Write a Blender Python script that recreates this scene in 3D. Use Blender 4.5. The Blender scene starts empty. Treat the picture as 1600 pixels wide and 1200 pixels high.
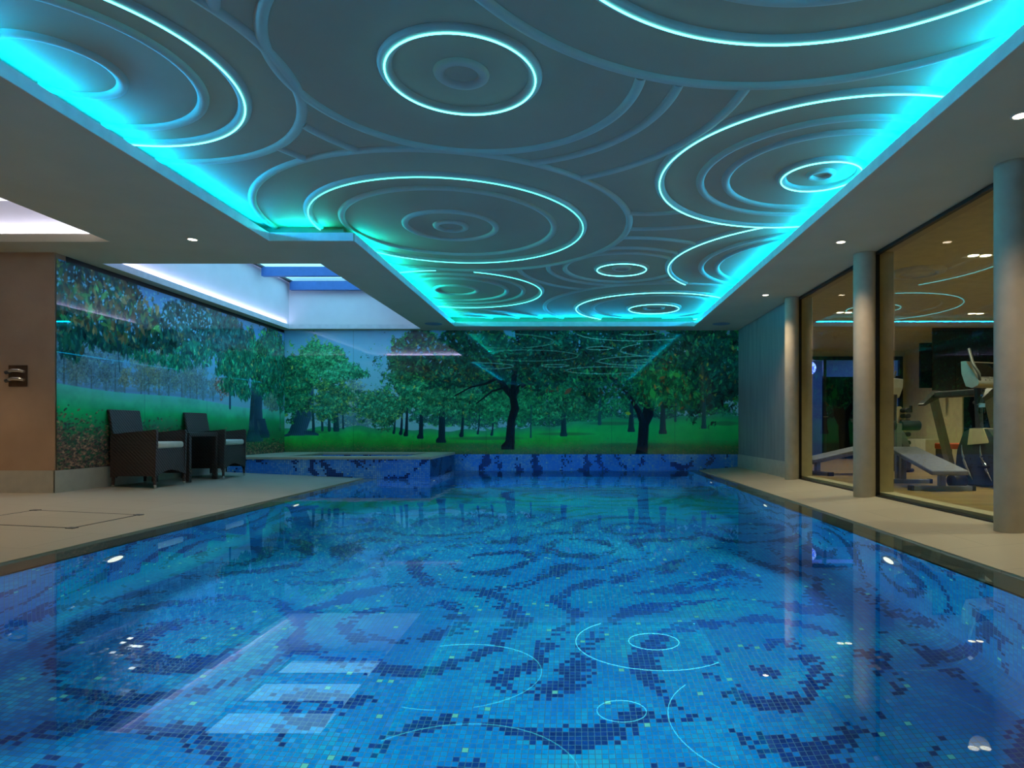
import bpy, math, random
import numpy as np
PI = math.pi
C = bpy.context.scene.collection
rnd = random.Random(7)

# ------------------------------------------------------------------ helpers
class MB:
    """collects shapes, builds ONE mesh object"""
    def __init__(s): s.v = []; s.f = []; s.sm = []; s.uv = {}
    def face(s, pts, smooth=False, uv=None):
        n = len(s.v); s.v += [tuple(p) for p in pts]; s.f.append(tuple(range(n, n + len(pts)))); s.sm.append(smooth)
        if uv: s.uv[len(s.f) - 1] = uv
    def mesh(s, vs, fs, smooth=False):
        n = len(s.v); s.v += [tuple(p) for p in vs]
        for f in fs: s.f.append(tuple(n + i for i in f)); s.sm.append(smooth)
    def box(s, x0, x1, y0, y1, z0, z1):
        vs = [(x, y, z) for z in (z0, z1) for y in (y0, y1) for x in (x0, x1)]
        s.mesh(vs, [(0, 2, 3, 1), (4, 5, 7, 6), (0, 1, 5, 4), (2, 6, 7, 3), (0, 4, 6, 2), (1, 3, 7, 5)])
    def prism(s, poly, axis, a, b, smooth=False):
        """poly: list of 2D points in the two other axes, extruded along axis from a to b"""
        def P(p, t):
            if axis == 'x': return (t, p[0], p[1])
            if axis == 'y': return (p[0], t, p[1])
            return (p[0], p[1], t)
        n = len(poly)
        vs = [P(p, a) for p in poly] + [P(p, b) for p in poly]
        fs = [tuple(range(n)), tuple(range(2 * n - 1, n - 1, -1))]
        s.mesh(vs, fs)
        s.mesh(vs, [(i, (i + 1) % n, n + (i + 1) % n, n + i) for i in range(n)], smooth)
    def tube(s, pts, r, n=10, closed=False, cap=True, flat=None):
        """swept tube; r float or list; flat=(rw, rh) makes an ellipse wide horizontally, high vertically"""
        pts = [np.array(p, float) for p in pts]; m = len(pts); vs = []
        for i, p in enumerate(pts):
            a = pts[(i - 1) % m] if (closed or i > 0) else p
            b = pts[(i + 1) % m] if (closed or i < m - 1) else p
            t = b - a; t /= (np.linalg.norm(t) + 1e-12)
            up = np.array((0, 0, 1.)) if abs(t[2]) < .95 else np.array((0, 1., 0))
            u = np.cross(t, up); u /= np.linalg.norm(u); w = np.cross(u, t)
            rr = r[i] if isinstance(r, (list, tuple)) else r
            ru, rw = (flat if flat else (rr, rr))
            for k in range(n):
                q = 2 * PI * k / n
                vs.append(p + u * ru * math.cos(q) + w * rw * math.sin(q))
        fs = []
        for i in range(m if closed else m - 1):
            j = (i + 1) % m
            for k in range(n):
                fs.append((i * n + k, i * n + (k + 1) % n, j * n + (k + 1) % n, j * n + k))
        s.mesh(vs, fs, True)
        if cap and not closed:
            s.mesh(vs[:n], [tuple(range(n))]); s.mesh(vs[-n:], [tuple(reversed(range(n)))])
    def cyl(s, p0, p1, r0, r1=None, n=24):
        s.tube([p0, p1], [r0, r0 if r1 is None else r1], n)
    def lathe(s, prof, c=(0, 0, 0), n=32, smooth=True):
        vs = []; fs = []
        for r, z in prof:
            for k in range(n):
                q = 2 * PI * k / n; vs.append((c[0] + r * math.cos(q), c[1] + r * math.sin(q), c[2] + z))
        for i in range(len(prof) - 1):
            for k in range(n):
                fs.append((i * n + k, i * n + (k + 1) % n, (i + 1) * n + (k + 1) % n, (i + 1) * n + k))
        s.mesh(vs, fs, smooth)
    def disc(s, c, r, up=True, n=32):
        q = [(c[0] + r * math.cos(2 * PI * k / n), c[1] + r * math.sin(2 * PI * k / n), c[2]) for k in range(n)]
        s.face(q if up else q[::-1])
    def build(s, name, mat, parent=None, bevel=0, seg=2):
        me = bpy.data.meshes.new(name); me.from_pydata(s.v, [], s.f)
        me.polygons.foreach_set('use_smooth', s.sm)
        if s.uv:
            ul = me.uv_layers.new(name='UVMap')
            for fi, uv in s.uv.items():
                p = me.polygons[fi]
                for li, c in zip(p.loop_indices, uv): ul.data[li].uv = c
        me.materials.append(mat); me.update()
        o = bpy.data.objects.new(name, me); C.objects.link(o)
        if parent: o.parent = parent
        if bevel:
            b = o.modifiers.new('bevel', 'BEVEL'); b.width = bevel; b.segments = seg; b.limit_method = 'ANGLE'
        return o

def tag(o, label, cat, group=None, kind=None):
    o['label'] = label; o['category'] = cat
    if group: o['group'] = group
    if kind: o['kind'] = kind
    return o
def thing(name, label, cat, loc=(0, 0, 0), rz=0, group=None):
    o = bpy.data.objects.new(name, None); C.objects.link(o)
    o.location = loc; o.rotation_euler = (0, 0, rz); o.empty_display_size = .1
    return tag(o, label, cat, group)
def struct(name, mb, mat, bevel=0):
    o = mb.build(name, mat, None, bevel); o['kind'] = 'structure'; return o
def copy_tree(o, parent=None):
    c = o.copy(); C.objects.link(c); c.parent = parent
    for ch in list(o.children): copy_tree(ch, c)
    return c

# ------------------------------------------------------------------ materials
def srgb(c):
    return tuple(((v / 255) / 12.92 if v / 255 <= .04045 else ((v / 255 + .055) / 1.055) ** 2.4) for v in c)
class NT:
    def __init__(s, name):
        s.m = bpy.data.materials.new(name); s.m.use_nodes = True; s.t = s.m.node_tree; s.t.nodes.clear()
        s.out = s.n('ShaderNodeOutputMaterial')
    def n(s, typ, **kw):
        x = s.t.nodes.new(typ)
        for k, v in kw.items(): setattr(x, k, v)
        return x
    def l(s, a, b): s.t.links.new(a, b)
    def math(s, op, a, b=None, c=None):
        x = s.n('ShaderNodeMath', operation=op)
        for i, v in enumerate((a, b, c)):
            if v is None: continue
            if isinstance(v, (int, float)): x.inputs[i].default_value = v
            else: s.l(v, x.inputs[i])
        return x.outputs[0]
    def vmath(s, op, a, b=None, scale=None):
        x = s.n('ShaderNodeVectorMath', operation=op)
        for i, v in enumerate((a, b)):
            if v is None: continue
            if isinstance(v, tuple): x.inputs[i].default_value = v
            else: s.l(v, x.inputs[i])
        if scale is not None: x.inputs['Scale'].default_value = scale
        return x.outputs[0]
    def mix(s, f, a, b):
        x = s.n('ShaderNodeMix', data_type='RGBA')
        for i, v in ((0, f), (6, a), (7, b)):
            if isinstance(v, (int, float)): x.inputs[i].default_value = v
            elif isinstance(v, tuple): x.inputs[i].default_value = (*v[:3], 1)
            else: s.l(v, x.inputs[i])
        return x.outputs[2]
    def ramp(s, f, stops, interp='LINEAR'):
        x = s.n('ShaderNodeValToRGB'); x.color_ramp.interpolation = interp
        e = x.color_ramp.elements
        while len(e) < len(stops): e.new(.5)
        for el, (p, c) in zip(e, stops): el.position = p; el.color = (*c[:3], 1)
        s.l(f, x.inputs[0]); return x.outputs[0]
    def noise(s, vec, scale, detail=3, rough=.5):
        x = s.n('ShaderNodeTexNoise'); x.inputs['Scale'].default_value = scale
        x.inputs['Detail'].default_value = detail; x.inputs['Roughness'].default_value = rough
        if vec is not None: s.l(vec, x.inputs['Vector'])
        return x
    def pos(s): return s.n('ShaderNodeNewGeometry').outputs['Position']
    def obj(s): return s.n('ShaderNodeTexCoord').outputs['Object']
    def bsdf(s, **kw):
        p = s.n('ShaderNodeBsdfPrincipled'); s.l(p.outputs[0], s.out.inputs[0])
        for k, v in kw.items():
            if isinstance(v, (int, float)): p.inputs[k].default_value = v
            elif isinstance(v, tuple): p.inputs[k].default_value = (*v[:3], 1)
            else: s.l(v, p.inputs[k])
        return p
    def bump(s, h, strength, dist=.01):
        b = s.n('ShaderNodeBump'); b.inputs['Strength'].default_value = strength; b.inputs['Distance'].default_value = dist
        s.l(h, b.inputs['Height']); return b.outputs[0]

def mottled(name, c1, c2, scale=4, rough=.6, metal=0, bump=0, spec=.5, stretch=None, **kw):
    t = NT(name); v = t.obj()
    if stretch:
        mp = t.n('ShaderNodeMapping'); mp.inputs['Scale'].default_value = stretch; t.l(v, mp.inputs[0]); v = mp.outputs[0]
    nz = t.noise(v, scale, 5)
    col = t.ramp(nz.outputs[0], [(.3, c1), (.7, c2)])
    a = dict(kw); a.update({'Base Color': col, 'Roughness': rough, 'Metallic': metal, 'Specular IOR Level': spec})
    if bump: a['Normal'] = t.bump(t.noise(v, scale * 6, 4).outputs[0], bump)
    t.bsdf(**a); return t.m
def plain(name, c, rough=.5, metal=0, **kw):
    c2 = tuple(x * .86 for x in c); return mottled(name, c2, c, 9, rough, metal, **kw)
def emit(name, c, s):
    t = NT(name); e = t.n('ShaderNodeEmission'); e.inputs[0].default_value = (*c, 1); e.inputs[1].default_value = s
    t.l(e.outputs[0], t.out.inputs[0]); return t.m

def mosaic(name, pal, grout, pitch=.03, seed=0., ringscale=1.0, dark=.27, glow=0.):
    """glass tiles on a square grid from UV metres, laid in concentric swirls of dark tiles"""
    t = NT(name)
    uv = t.n('ShaderNodeUVMap').outputs[0]
    sc = t.vmath('SCALE', uv, scale=1 / pitch)
    cell = t.vmath('FLOOR', sc); fr = t.vmath('FRACTION', sc)
    wn = t.n('ShaderNodeTexWhiteNoise', noise_dimensions='3D'); t.l(t.vmath('ADD', cell, (seed, seed * 2, 3.3)), wn.inputs['Vector'])
    rv, rc = wn.outputs['Value'], wn.outputs['Color']
    sep = t.n('ShaderNodeSeparateXYZ'); t.l(rc, sep.inputs[0])
    m = t.vmath('SCALE', cell, scale=pitch)                      # tile centres in metres
    wz = t.noise(m, 1.1, 2); warp = t.vmath('SCALE', t.vmath('SUBTRACT', wz.outputs['Color'], (.5, .5, .5)), scale=.4)
    p = t.vmath('ADD', m, warp)
    vo = t.n('ShaderNodeTexVoronoi', feature='F1', voronoi_dimensions='2D'); vo.inputs['Scale'].default_value = .62 * ringscale
    vo.inputs['Randomness'].default_value = .8
    t.l(t.vmath('ADD', p, (seed, seed * .7, 0)), vo.inputs['Vector'])
    rings = t.math('SINE', t.math('ADD', t.math('MULTIPLY', vo.outputs['Distance'], 29.), t.math('MULTIPLY', t.noise(m, 2.2, 2).outputs[0], 5.)))
    blot = t.noise(t.vmath('ADD', m, (11., 4., 0)), 1.9, 3).outputs[0]
    v = t.math('ADD', t.math('MULTIPLY', rings, .34), t.math('MULTIPLY', t.math('SUBTRACT', blot, .5), 1.5))
    v = t.math('ADD', v, t.math('MULTIPLY', t.math('SUBTRACT', rv, .5), .34))
    isdark = t.math('GREATER_THAN', v, .5 - dark)
    n2 = t.noise(t.vmath('ADD', m, (3., 9., 0)), 1.3, 2).outputs[0]
    tone = t.math('ADD', t.math('MULTIPLY', sep.outputs[0], .38), t.math('MULTIPLY', t.math('SUBTRACT', n2, .34), 1.7))
    col = t.ramp(tone, [(.0, pal[1]), (.35, pal[2]), (.62, pal[3]), (.9, pal[4])])
    col = t.mix(t.math('GREATER_THAN', sep.outputs[2], .991), col, pal[5])
    dk = t.mix(sep.outputs[1], pal[0], tuple(x * 1.7 for x in pal[0]))
    col = t.mix(isdark, col, dk)
    s2 = t.n('ShaderNodeSeparateXYZ'); t.l(fr, s2.inputs[0])
    def edge(o):
        return t.math('ABSOLUTE', t.math('SUBTRACT', o, .5))
    g = t.math('GREATER_THAN', t.math('MAXIMUM', edge(s2.outputs[0]), edge(s2.outputs[1])), .443)
    col = t.mix(g, col, grout)
    geo = t.n('ShaderNodeNewGeometry')
    jit = t.vmath('SCALE', t.vmath('SUBTRACT', rc, (.5, .5, .5)), scale=.13)
    nn = t.vmath('NORMALIZE', t.vmath('ADD', geo.outputs['Normal'], jit))
    rough = t.math('ADD', .07, t.math('MULTIPLY', g, .6))
    b = t.bsdf(**{'Base Color': col, 'Roughness': rough, 'Specular IOR Level': .5, 'Normal': nn})
    return t.m

M = {}
M['ceil'] = mottled('ceiling_paint', srgb((186, 178, 146)), srgb((194, 186, 154)), 2, .75, bump=.05)
M['ceil_up'] = mottled('recess_paint', srgb((172, 156, 128)), srgb((178, 162, 134)), 2, .7)
M['mould'] = mottled('moulding_paint', srgb((186, 184, 166)), srgb((192, 190, 172)), 3, .6)
M['shaft'] = mottled('lightwell_paint', srgb((236, 236, 240)), srgb((242, 242, 246)), 3, .7)
M['plaster'] = mottled('brown_plaster', srgb((172, 140, 110)), srgb((188, 156, 124)), 2.2, .55, bump=.25)
M['plaster2'] = mottled('pale_plaster', srgb((122, 124, 124)), srgb((142, 142, 140)), 2.5, .6, bump=.15, stretch=(1, 3, .5))
M['base'] = plain('stone_skirting', srgb((190, 184, 166)), .45)
M['pillar'] = plain('pillar_paint', srgb((186, 172, 148)), .6)
M['black'] = plain('black_metal', srgb((18, 20, 26)), .35)
M['cream'] = plain('cream_paint', srgb((214, 204, 160)), .55)
M['bluebeam'] = plain('blue_beam_paint', srgb((70, 120, 190)), .5)
M['chrome'] = plain('chrome', (.8, .8, .8), .18, 1)
M['dark_glass'] = plain('dark_glass', srgb((14, 18, 24)), .06)
M['dgrey'] = plain('charcoal_paint', srgb((62, 66, 70)), .4)
M['greymetal'] = plain('grey_metal', srgb((128, 134, 130)), .4, .3)
M['vinyl'] = mottled('grey_vinyl', srgb((104, 110, 122)), srgb((120, 126, 138)), 20, .45)
M['rubber'] = plain('black_rubber', srgb((30, 32, 36)), .6)
M['red'] = plain('red_vinyl', srgb((190, 70, 36)), .5)
M['white'] = plain('white_laminate', srgb((225, 222, 205)), .4)
M['silver'] = plain('silver_plastic', srgb((190, 194, 190)), .3, .6)
M['speaker'] = plain('speaker_grille', srgb((118, 140, 160)), .8)
M['brass'] = mottled('bronze_plate', srgb((92, 66, 48)), srgb((112, 82, 60)), 14, .35, .6)
M['led_cyan'] = emit('led_cyan', (.12, .95, 1.0), 5.0)
M['led_cyan2'] = emit('led_cyan_core', (.10, .95, .90), 3.0)
M['lamp'] = emit('warm_lamp', (1.0, .84, .62), 9)
M['lamp_gym'] = emit('gym_lamp', (1.0, .93, .66), 5)
M['pool_lens'] = emit('pool_lens', (.95, 1.0, .88), 1.5)

# stone deck
def stone(name, c1, c2, joint):
    t = NT(name); p = t.pos()
    br = t.n('ShaderNodeTexBrick'); br.offset = .5
    br.inputs['Scale'].default_value = 1; br.inputs['Brick Width'].default_value = .9; br.inputs['Row Height'].default_value = .6
    br.inputs['Mortar Size'].default_value = .0025; br.inputs['Mortar Smooth'].default_value = .2
    t.l(p, br.inputs['Vector'])
    br.inputs['Color1'].default_value = (*c1, 1); br.inputs['Color2'].default_value = (*c2, 1); br.inputs['Mortar'].default_value = (*joint, 1)
    nz = t.noise(p, 2.2, 4).outputs[0]
    col = t.mix(t.math('MULTIPLY', nz, .35), br.outputs[0], tuple(x * .8 for x in c1))
    t.bsdf(**{'Base Color': col, 'Roughness': .42, 'Specular IOR Level': .35, 'Normal': t.bump(t.noise(p, 30, 3).outputs[0], .04)})
    return t.m
M['stone'] = stone('limestone', srgb((190, 180, 160)), srgb((180, 170, 150)), srgb((140, 130, 114)))
M['coping'] = plain('coping_stone', srgb((206, 196, 172)), .4)
# gym wood floor
def wood():
    t = NT('oak_parquet'); p = t.pos()
    br = t.n('ShaderNodeTexBrick'); br.offset = .37
    br.inputs['Scale'].default_value = 1; br.inputs['Brick Width'].default_value = 1.4; br.inputs['Row Height'].default_value = .16
    br.inputs['Mortar Size'].default_value = .002
    t.l(p, br.inputs['Vector'])
    br.inputs['Color1'].default_value = (*srgb((176, 148, 90)), 1); br.inputs['Color2'].default_value = (*srgb((140, 116, 68)), 1)
    br.inputs['Mortar'].default_value = (*srgb((60, 44, 28)), 1)
    t.bsdf(**{'Base Color': br.outputs[0], 'Roughness': .3}); return t.m
M['wood'] = wood()
# wicker
def wicker():
    t = NT('dark_wicker'); p = t.obj()
    w1 = t.n('ShaderNodeTexWave', bands_direction='Z', wave_type='BANDS'); w1.inputs['Scale'].default_value = 20
    w2 = t.n('ShaderNodeTexWave', bands_direction='DIAGONAL', wave_type='BANDS'); w2.inputs['Scale'].default_value = 14
    t.l(p, w1.inputs[0]); t.l(p, w2.inputs[0])
    h = t.math('ADD', w1.outputs['Fac'], t.math('MULTIPLY', w2.outputs['Fac'], .8))
    col = t.ramp(h, [(.2, srgb((20, 15, 15))), (.9, srgb((76, 58, 50)))])
    t.bsdf(**{'Base Color': col, 'Roughness': .4, 'Normal': t.bump(h, .9, .006)}); return t.m
M['wicker'] = wicker()
M['cushion'] = mottled('white_cushion', srgb((226, 224, 204)), srgb((240, 238, 222)), 8, .8, bump=.2)
# thin glass pane
def pane(name, tint, ior, rough=.0, bump=False):
    t = NT(name)
    fr = t.n('ShaderNodeFresnel'); fr.inputs[0].default_value = ior
    tr = t.n('ShaderNodeBsdfTransparent'); tr.inputs[0].default_value = (*tint, 1)
    gl = t.n('ShaderNodeBsdfGlossy'); gl.inputs['Roughness'].default_value = rough
    if bump:
        mp = t.n('ShaderNodeMapping'); mp.inputs['Scale'].default_value = (1, 9, 1.4); t.l(t.pos(), mp.inputs[0])
        t.l(t.bump(t.noise(mp.outputs[0], 2.5, 3).outputs[0], .6, .02), gl.inputs['Normal'])
    mx = t.n('ShaderNodeMixShader'); t.l(fr.outputs[0], mx.inputs[0]); t.l(tr.outputs[0], mx.inputs[1]); t.l(gl.outputs[0], mx.inputs[2])
    t.l(mx.outputs[0], t.out.inputs[0]); return t.m
M['pane'] = pane('window_glass', (.93, .97, .9), 1.62)
M['skypane'] = pane('skylight_glass', (.95, 1, 1), 1.45)
M['sheet'] = pane('running_water', (.42, .62, .75), 1.5, .02, True)
# water
def water():
    t = NT('pool_water'); p = t.pos()
    sep = t.n('ShaderNodeSeparateXYZ'); t.l(p, sep.inputs[0])
    far = t.math('MULTIPLY', t.math('SUBTRACT', sep.outputs[1], 5.5), .2)
    far = t.math('MINIMUM', t.math('MAXIMUM', far, .0), 1.0)           # the overflow stirs the far end
    n1 = t.noise(p, 2.6, 2).outputs[0]; n2 = t.noise(p, 7, 2).outputs[0]
    h = t.math('MULTIPLY', t.math('ADD', n1, t.math('MULTIPLY', n2, .25)), far)
    b = t.n('ShaderNodeBump'); b.inputs['Strength'].default_value = .35; b.inputs['Distance'].default_value = .012; t.l(h, b.inputs['Height'])
    t.bsdf(**{'Base Color': (.86, .96, 1.0), 'Roughness': 0.0, 'IOR': 1.333, 'Transmission Weight': 1.0, 'Normal': b.outputs[0]})
    return t.m
M['water'] = water()
PAL = [srgb((4, 44, 104)), srgb((0, 100, 176)), srgb((0, 118, 190)), srgb((0, 144, 204)), srgb((30, 178, 212)), srgb((110, 222, 200))]
M['mosaic'] = mosaic('pool_mosaic', PAL, srgb((34, 92, 116)), seed=2.0)
PAL2 = [srgb((20, 40, 110)), srgb((50, 140, 255)), srgb((72, 158, 255)), srgb((120, 190, 255)), srgb((180, 225, 255)), srgb((170, 220, 240))]
M['mosaic2'] = mosaic('band_mosaic', PAL2, srgb((70, 110, 170)), seed=5.0, dark=.22)
# printed glass (colours of the print live in a colour attribute painted below)
def printed():
    t = NT('printed_glass'); a = t.n('ShaderNodeAttribute', attribute_name='print')
    t.bsdf(**{'Base Color': a.outputs['Color'], 'Roughness': .015, 'IOR': 1.6, 'Specular IOR Level': .5}); return t.m
M['print'] = printed()

# ------------------------------------------------------------------ dimensions
ZC = .79                        # camera height over the coping
XL, XR = -3.39, 2.385           # pool sides
YN, YB = .2, 12.4               # pool near end, back wall
WL, WR = -5.61, 3.22            # left wall, window plane
YRET = 6.93                     # return wall by the loungers
ZW = -.012; ZF = -1.45; SH = .22   # SH: submerged stone shelf along both sides
BL, BR = XL + SH, XR - SH           # water, pool floor
ZCEIL = 2.69; ZLIP = 2.77; ZUP = 2.88
SPX, SPY, SPZ = -2.33, 10.3, .344
ZG = .065                       # gym floor
GX1, GY1 = 8.0, 15.6

# ------------------------------------------------------------------ pool basin
def basin():
    r = .16; prof = [(BL, -.05), (BL, ZF + r)]
    for k in range(1, 9):
        a = PI / 2 * k / 8; prof.append((BL + r - r * math.cos(a), ZF + r - r * math.sin(a)))
    prof2 = [(BR + BL - x, z) for x, z in prof][::-1]
    prof = prof + prof2
    ln = [0]
    for a, b in zip(prof, prof[1:]): ln.append(ln[-1] + math.dist(a, b))
    mb = MB()
    for i in range(len(prof) - 1):
        a, b = prof[i], prof[i + 1]; u0, u1 = ln[i], ln[i + 1]
        mb.face([(a[0], YN, a[1]), (b[0], YN, b[1]), (b[0], YB, b[1]), (a[0], YB, a[1])][::-1], True,
                [(u0, YN), (u1, YN), (u1, YB), (u0, YB)][::-1])
    for y, s in ((YN, 1), (YB, -1)):
        q = [(BL, y, -.05), (BR, y, -.05), (BR, y, ZF), (BL, y, ZF)]; w = [(p[0] + 20, p[2] + 5) for p in q]
        if s < 0: q = q[::-1]; w = w[::-1]
        mb.face(q, False, w)
    return struct('pool_basin', mb, M['mosaic'])
basin()
mb = MB()   # band of mosaic between the water and the mural
mb.face([(WL, YB - .012, -.1), (WR - .08, YB - .012, -.1), (WR - .08, YB - .012, .30), (WL, YB - .012, .30)], False,
        [(WL, -.1), (WR - .08, -.1), (WR - .08, .30), (WL, .30)])
struct('wall_back_band', mb, M['mosaic2'])
# water surface (L around the raised spa)
mb = MB()
mb.face([(XL, YN, ZW), (XR, YN, ZW), (XR, SPY, ZW), (XL, SPY, ZW)])
mb.face([(SPX, SPY, ZW), (XR, SPY, ZW), (XR, YB, ZW), (SPX, YB, ZW)])
o = struct('pool_water', mb, M['water'])

# decks: fall gently towards the pool
sl = .10 / (XL - WL)
mb = MB(); mb.prism([(XL, 0), (XL, -.035), (BL, -.05), (BL, -.09), (XL - .3, -.09), (XL - .3, -.4), (-8.2, -.4), (-8.2, .10), (WL, .10)], 'y', -4, YB)
struct('floor_left_deck', mb, M['stone'])
mb = MB(); mb.prism([(XR, 0), (XR, -.035), (BR, -.05), (BR, -.09), (XR + .3, -.09), (XR + .3, -.4), (WR + .2, -.4), (WR + .2, ZG), (WR, ZG)][::-1], 'y', -4, YB)
struct('floor_right_deck', mb, M['stone'])
mb = MB(); mb.box(XL, XR, -4, YN, -.05, 0); struct('floor_near_deck', mb, M['stone'])

# access hatch in the left deck
def dz(x): return (XL - x) * sl
h = thing('floor_hatch', 'square access hatch with dark corner catches set in the left stone deck', 'hatch', (-4.35, 5.35, dz(-4.35)))
h.rotation_euler = (0, math.atan(sl), 0)
a, b = .46, .38
mb = MB(); mb.box(-a, a, -b, b, -.004, .0015); mb.build('lid', M['stone'], h)
mb = MB()
for (x0, x1, y0, y1) in ((-a, a, -b - .006, -b + .004), (-a, a, b - .004, b + .006), (-a - .006, -a + .004, -b, b), (a - .004, a + .006, -b, b)):
    mb.box(x0, x1, y0, y1, -.003, .003)
mb.build('frame', M['dgrey'], h)
for sx in (-1, 1):
    for sy in (-1, 1):
        mb = MB(); mb.box(sx * a - .03, sx * a + .03, sy * b - .03, sy * b + .03, -.002, .004); mb.build('corner_catch', M['dgrey'], h)

# ------------------------------------------------------------------ spa
def rect_ring(mb, o, i, z0, z1):
    (X0, X1, Y0, Y1), (x0, x1, y0, y1) = o, i
    for q in ((X0, X1, Y0, y0), (X0, X1, y1, Y1), (X0, x0, y0, y1), (x1, X1, y0, y1)): mb.box(*q, z0, z1)
si = (-4.76, -2.77, 10.55, 12.15)
sp = thing('spa_pool', 'raised mosaic spa pool with pale stone coping in the back left corner', 'spa', (-4, 11.3, 0))
def loc(mb, o):   # world-space mesh under an empty
    L = o.location; mb.v = [(x - L.x, y - L.y, z - L.z) for x, y, z in mb.v]; return mb
mb = MB(); zt = SPZ - .045
mb.face([(WL + .03, SPY, ZF), (SPX, SPY, ZF), (SPX, SPY, zt), (WL + .03, SPY, zt)], False, [(40, 0), (43.28, 0), (43.28, 1.85), (40, 1.85)])
mb.face([(SPX, SPY, ZF), (SPX, YB - .03, ZF), (SPX, YB - .03, zt), (SPX, SPY, zt)], False, [(50, 0), (52.1, 0), (52.1, 1.85), (50, 1.85)])
loc(mb, sp).build('mosaic_wall', M['mosaic2'], sp)
mb = MB(); x0, x1, y0, y1 = si; zb = -.5
for (A, B) in (((x0, y0), (x0, y1)), ((x0, y1), (x1, y1)), ((x1, y1), (x1, y0)), ((x1, y0), (x0, y0))):
    L = math.dist(A, B)
    mb.face([(*A, zb), (*B, zb), (*B, zt), (*A, zt)], False, [(60, 0), (60 + L, 0), (60 + L, .8), (60, .8)])
mb.face([(x0, y0, zb), (x1, y0, zb), (x1, y1, zb), (x0, y1, zb)], False, [(x0, y0), (x1, y0), (x1, y1), (x0, y1)])
loc(mb, sp).build('inner_basin', M['mosaic2'], sp)
mb = MB(); rect_ring(mb, (WL + .03, SPX + .02, SPY - .02, YB - .03), si, SPZ - .045, SPZ)
loc(mb, sp).build('coping', M['coping'], sp, .008)
mb = MB(); mb.face([(x0, y0, .27), (x1, y0, .27), (x1, y1, .27), (x0, y1, .27)]); loc(mb, sp).build('spa_water', M['water'], sp)
mb = MB(); mb.face([(SPX + .012, SPY + .03, ZW), (SPX + .012, YB - .03, ZW), (SPX + .012, YB - .03, SPZ - .046), (SPX + .012, SPY + .03, SPZ - .046)])
loc(mb, sp).build('water_sheet', M['sheet'], sp)

# ------------------------------------------------------------------ walls
mb = MB(); mb.box(-8.4, WR + .6, YB, YB + .15, -1.6, 3.7); struct('wall_back', mb, M['shaft'])
mb = MB(); mb.box(WL - .15, WL, YRET + .15, YB, -.4, ZCEIL); struct('wall_left', mb, M['black'])
mb = MB(); mb.box(-8.2, WL, YRET, YRET + .15, -.4, ZCEIL); struct('wall_return', mb, M['plaster'])
mb = MB(); mb.box(-8.35, -8.2, -4, YRET + .2, -.4, ZCEIL); struct('wall_far_left', mb, M['plaster'])
mb = MB(); mb.box(-8.35, WR + .6, -4.15, -4, -.4, ZCEIL); struct('wall_near', mb, M['plaster'])
mb = MB(); mb.box(-8.2, WL + .012, YRET - .015, YRET, .09, .34); mb.box(WL, WL + .015, YRET - .015, SPY, .09, .34)
struct('baseboard_left', mb, M['base'])
mb = MB(); mb.box(WR - .08, WR + .15, 9.34, YB, -.1, ZCEIL); struct('wall_right', mb, M['plaster2'])
mb = MB(); mb.box(WR - .095, WR - .08, 9.34, YB, .0, .30); struct('baseboard_right', mb, M['base'])
mb = MB(); mb.box(WR, WR + .15, -4, 2.0, -.1, ZCEIL); struct('wall_right_near', mb, M['plaster2'])

# round pillars between the gym windows
PY = (9.33, 6.98, 4.62, 2.3)
for i, y in enumerate(PY):
    mb = MB(); mb.cyl((WR - .08, y, .02), (WR - .08, y, ZCEIL), .115 if i else .1, n=48)
    o = mb.build('pillar', M['pillar'])
    tag(o, ['cream round pillar beside the far end of the gym window wall, next to the plain wall', 'cream round pillar between the two gym windows',
            'cream round pillar at the right edge, nearest the camera', 'cream round pillar beyond the right edge of view'][i], 'pillar', kind='structure')
# windows: black frame, reveal and glass
for i, (ya, yb) in enumerate(((PY[1] + .1, PY[0] - .02), (PY[2] + .1, PY[1] - .05), (PY[3] + .1, PY[2] - .05))):
    t = .035
    mb = MB()
    for q in ((ya, yb, ZG, ZG + .015), (ya, yb, ZCEIL - t, ZCEIL - .003), (ya, ya + t, ZG, ZCEIL - .01), (yb - t, yb, ZG, ZCEIL - .01)):
        mb.box(WR, WR + .045, q[0], q[1], q[2], q[3])
    w = struct('window_%d' % (i + 1), mb, M['black'])
    mb = MB(); mb.face([(WR + .02, ya, ZG), (WR + .02, ya, ZCEIL), (WR + .02, yb, ZCEIL), (WR + .02, yb, ZG)])
    mb.build('glass_pane', M['pane'], w)
    mb = MB()
    for q in ((ya, yb, ZG - .02, ZG + .045), (yb - .02, yb + .01, ZG, ZCEIL)):
        mb.box(WR + .045, WR + .2, q[0], q[1], q[2], q[3])
    mb.build('window_reveal', M['cream'], w)
for i, y in enumerate(PY):   # wall ends behind the pillars
    mb = MB(); mb.box(WR + .01, WR + .2, y - .03, y + .11, -.1, ZCEIL); struct('wall_right_pier', mb, M['cream'])

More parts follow.
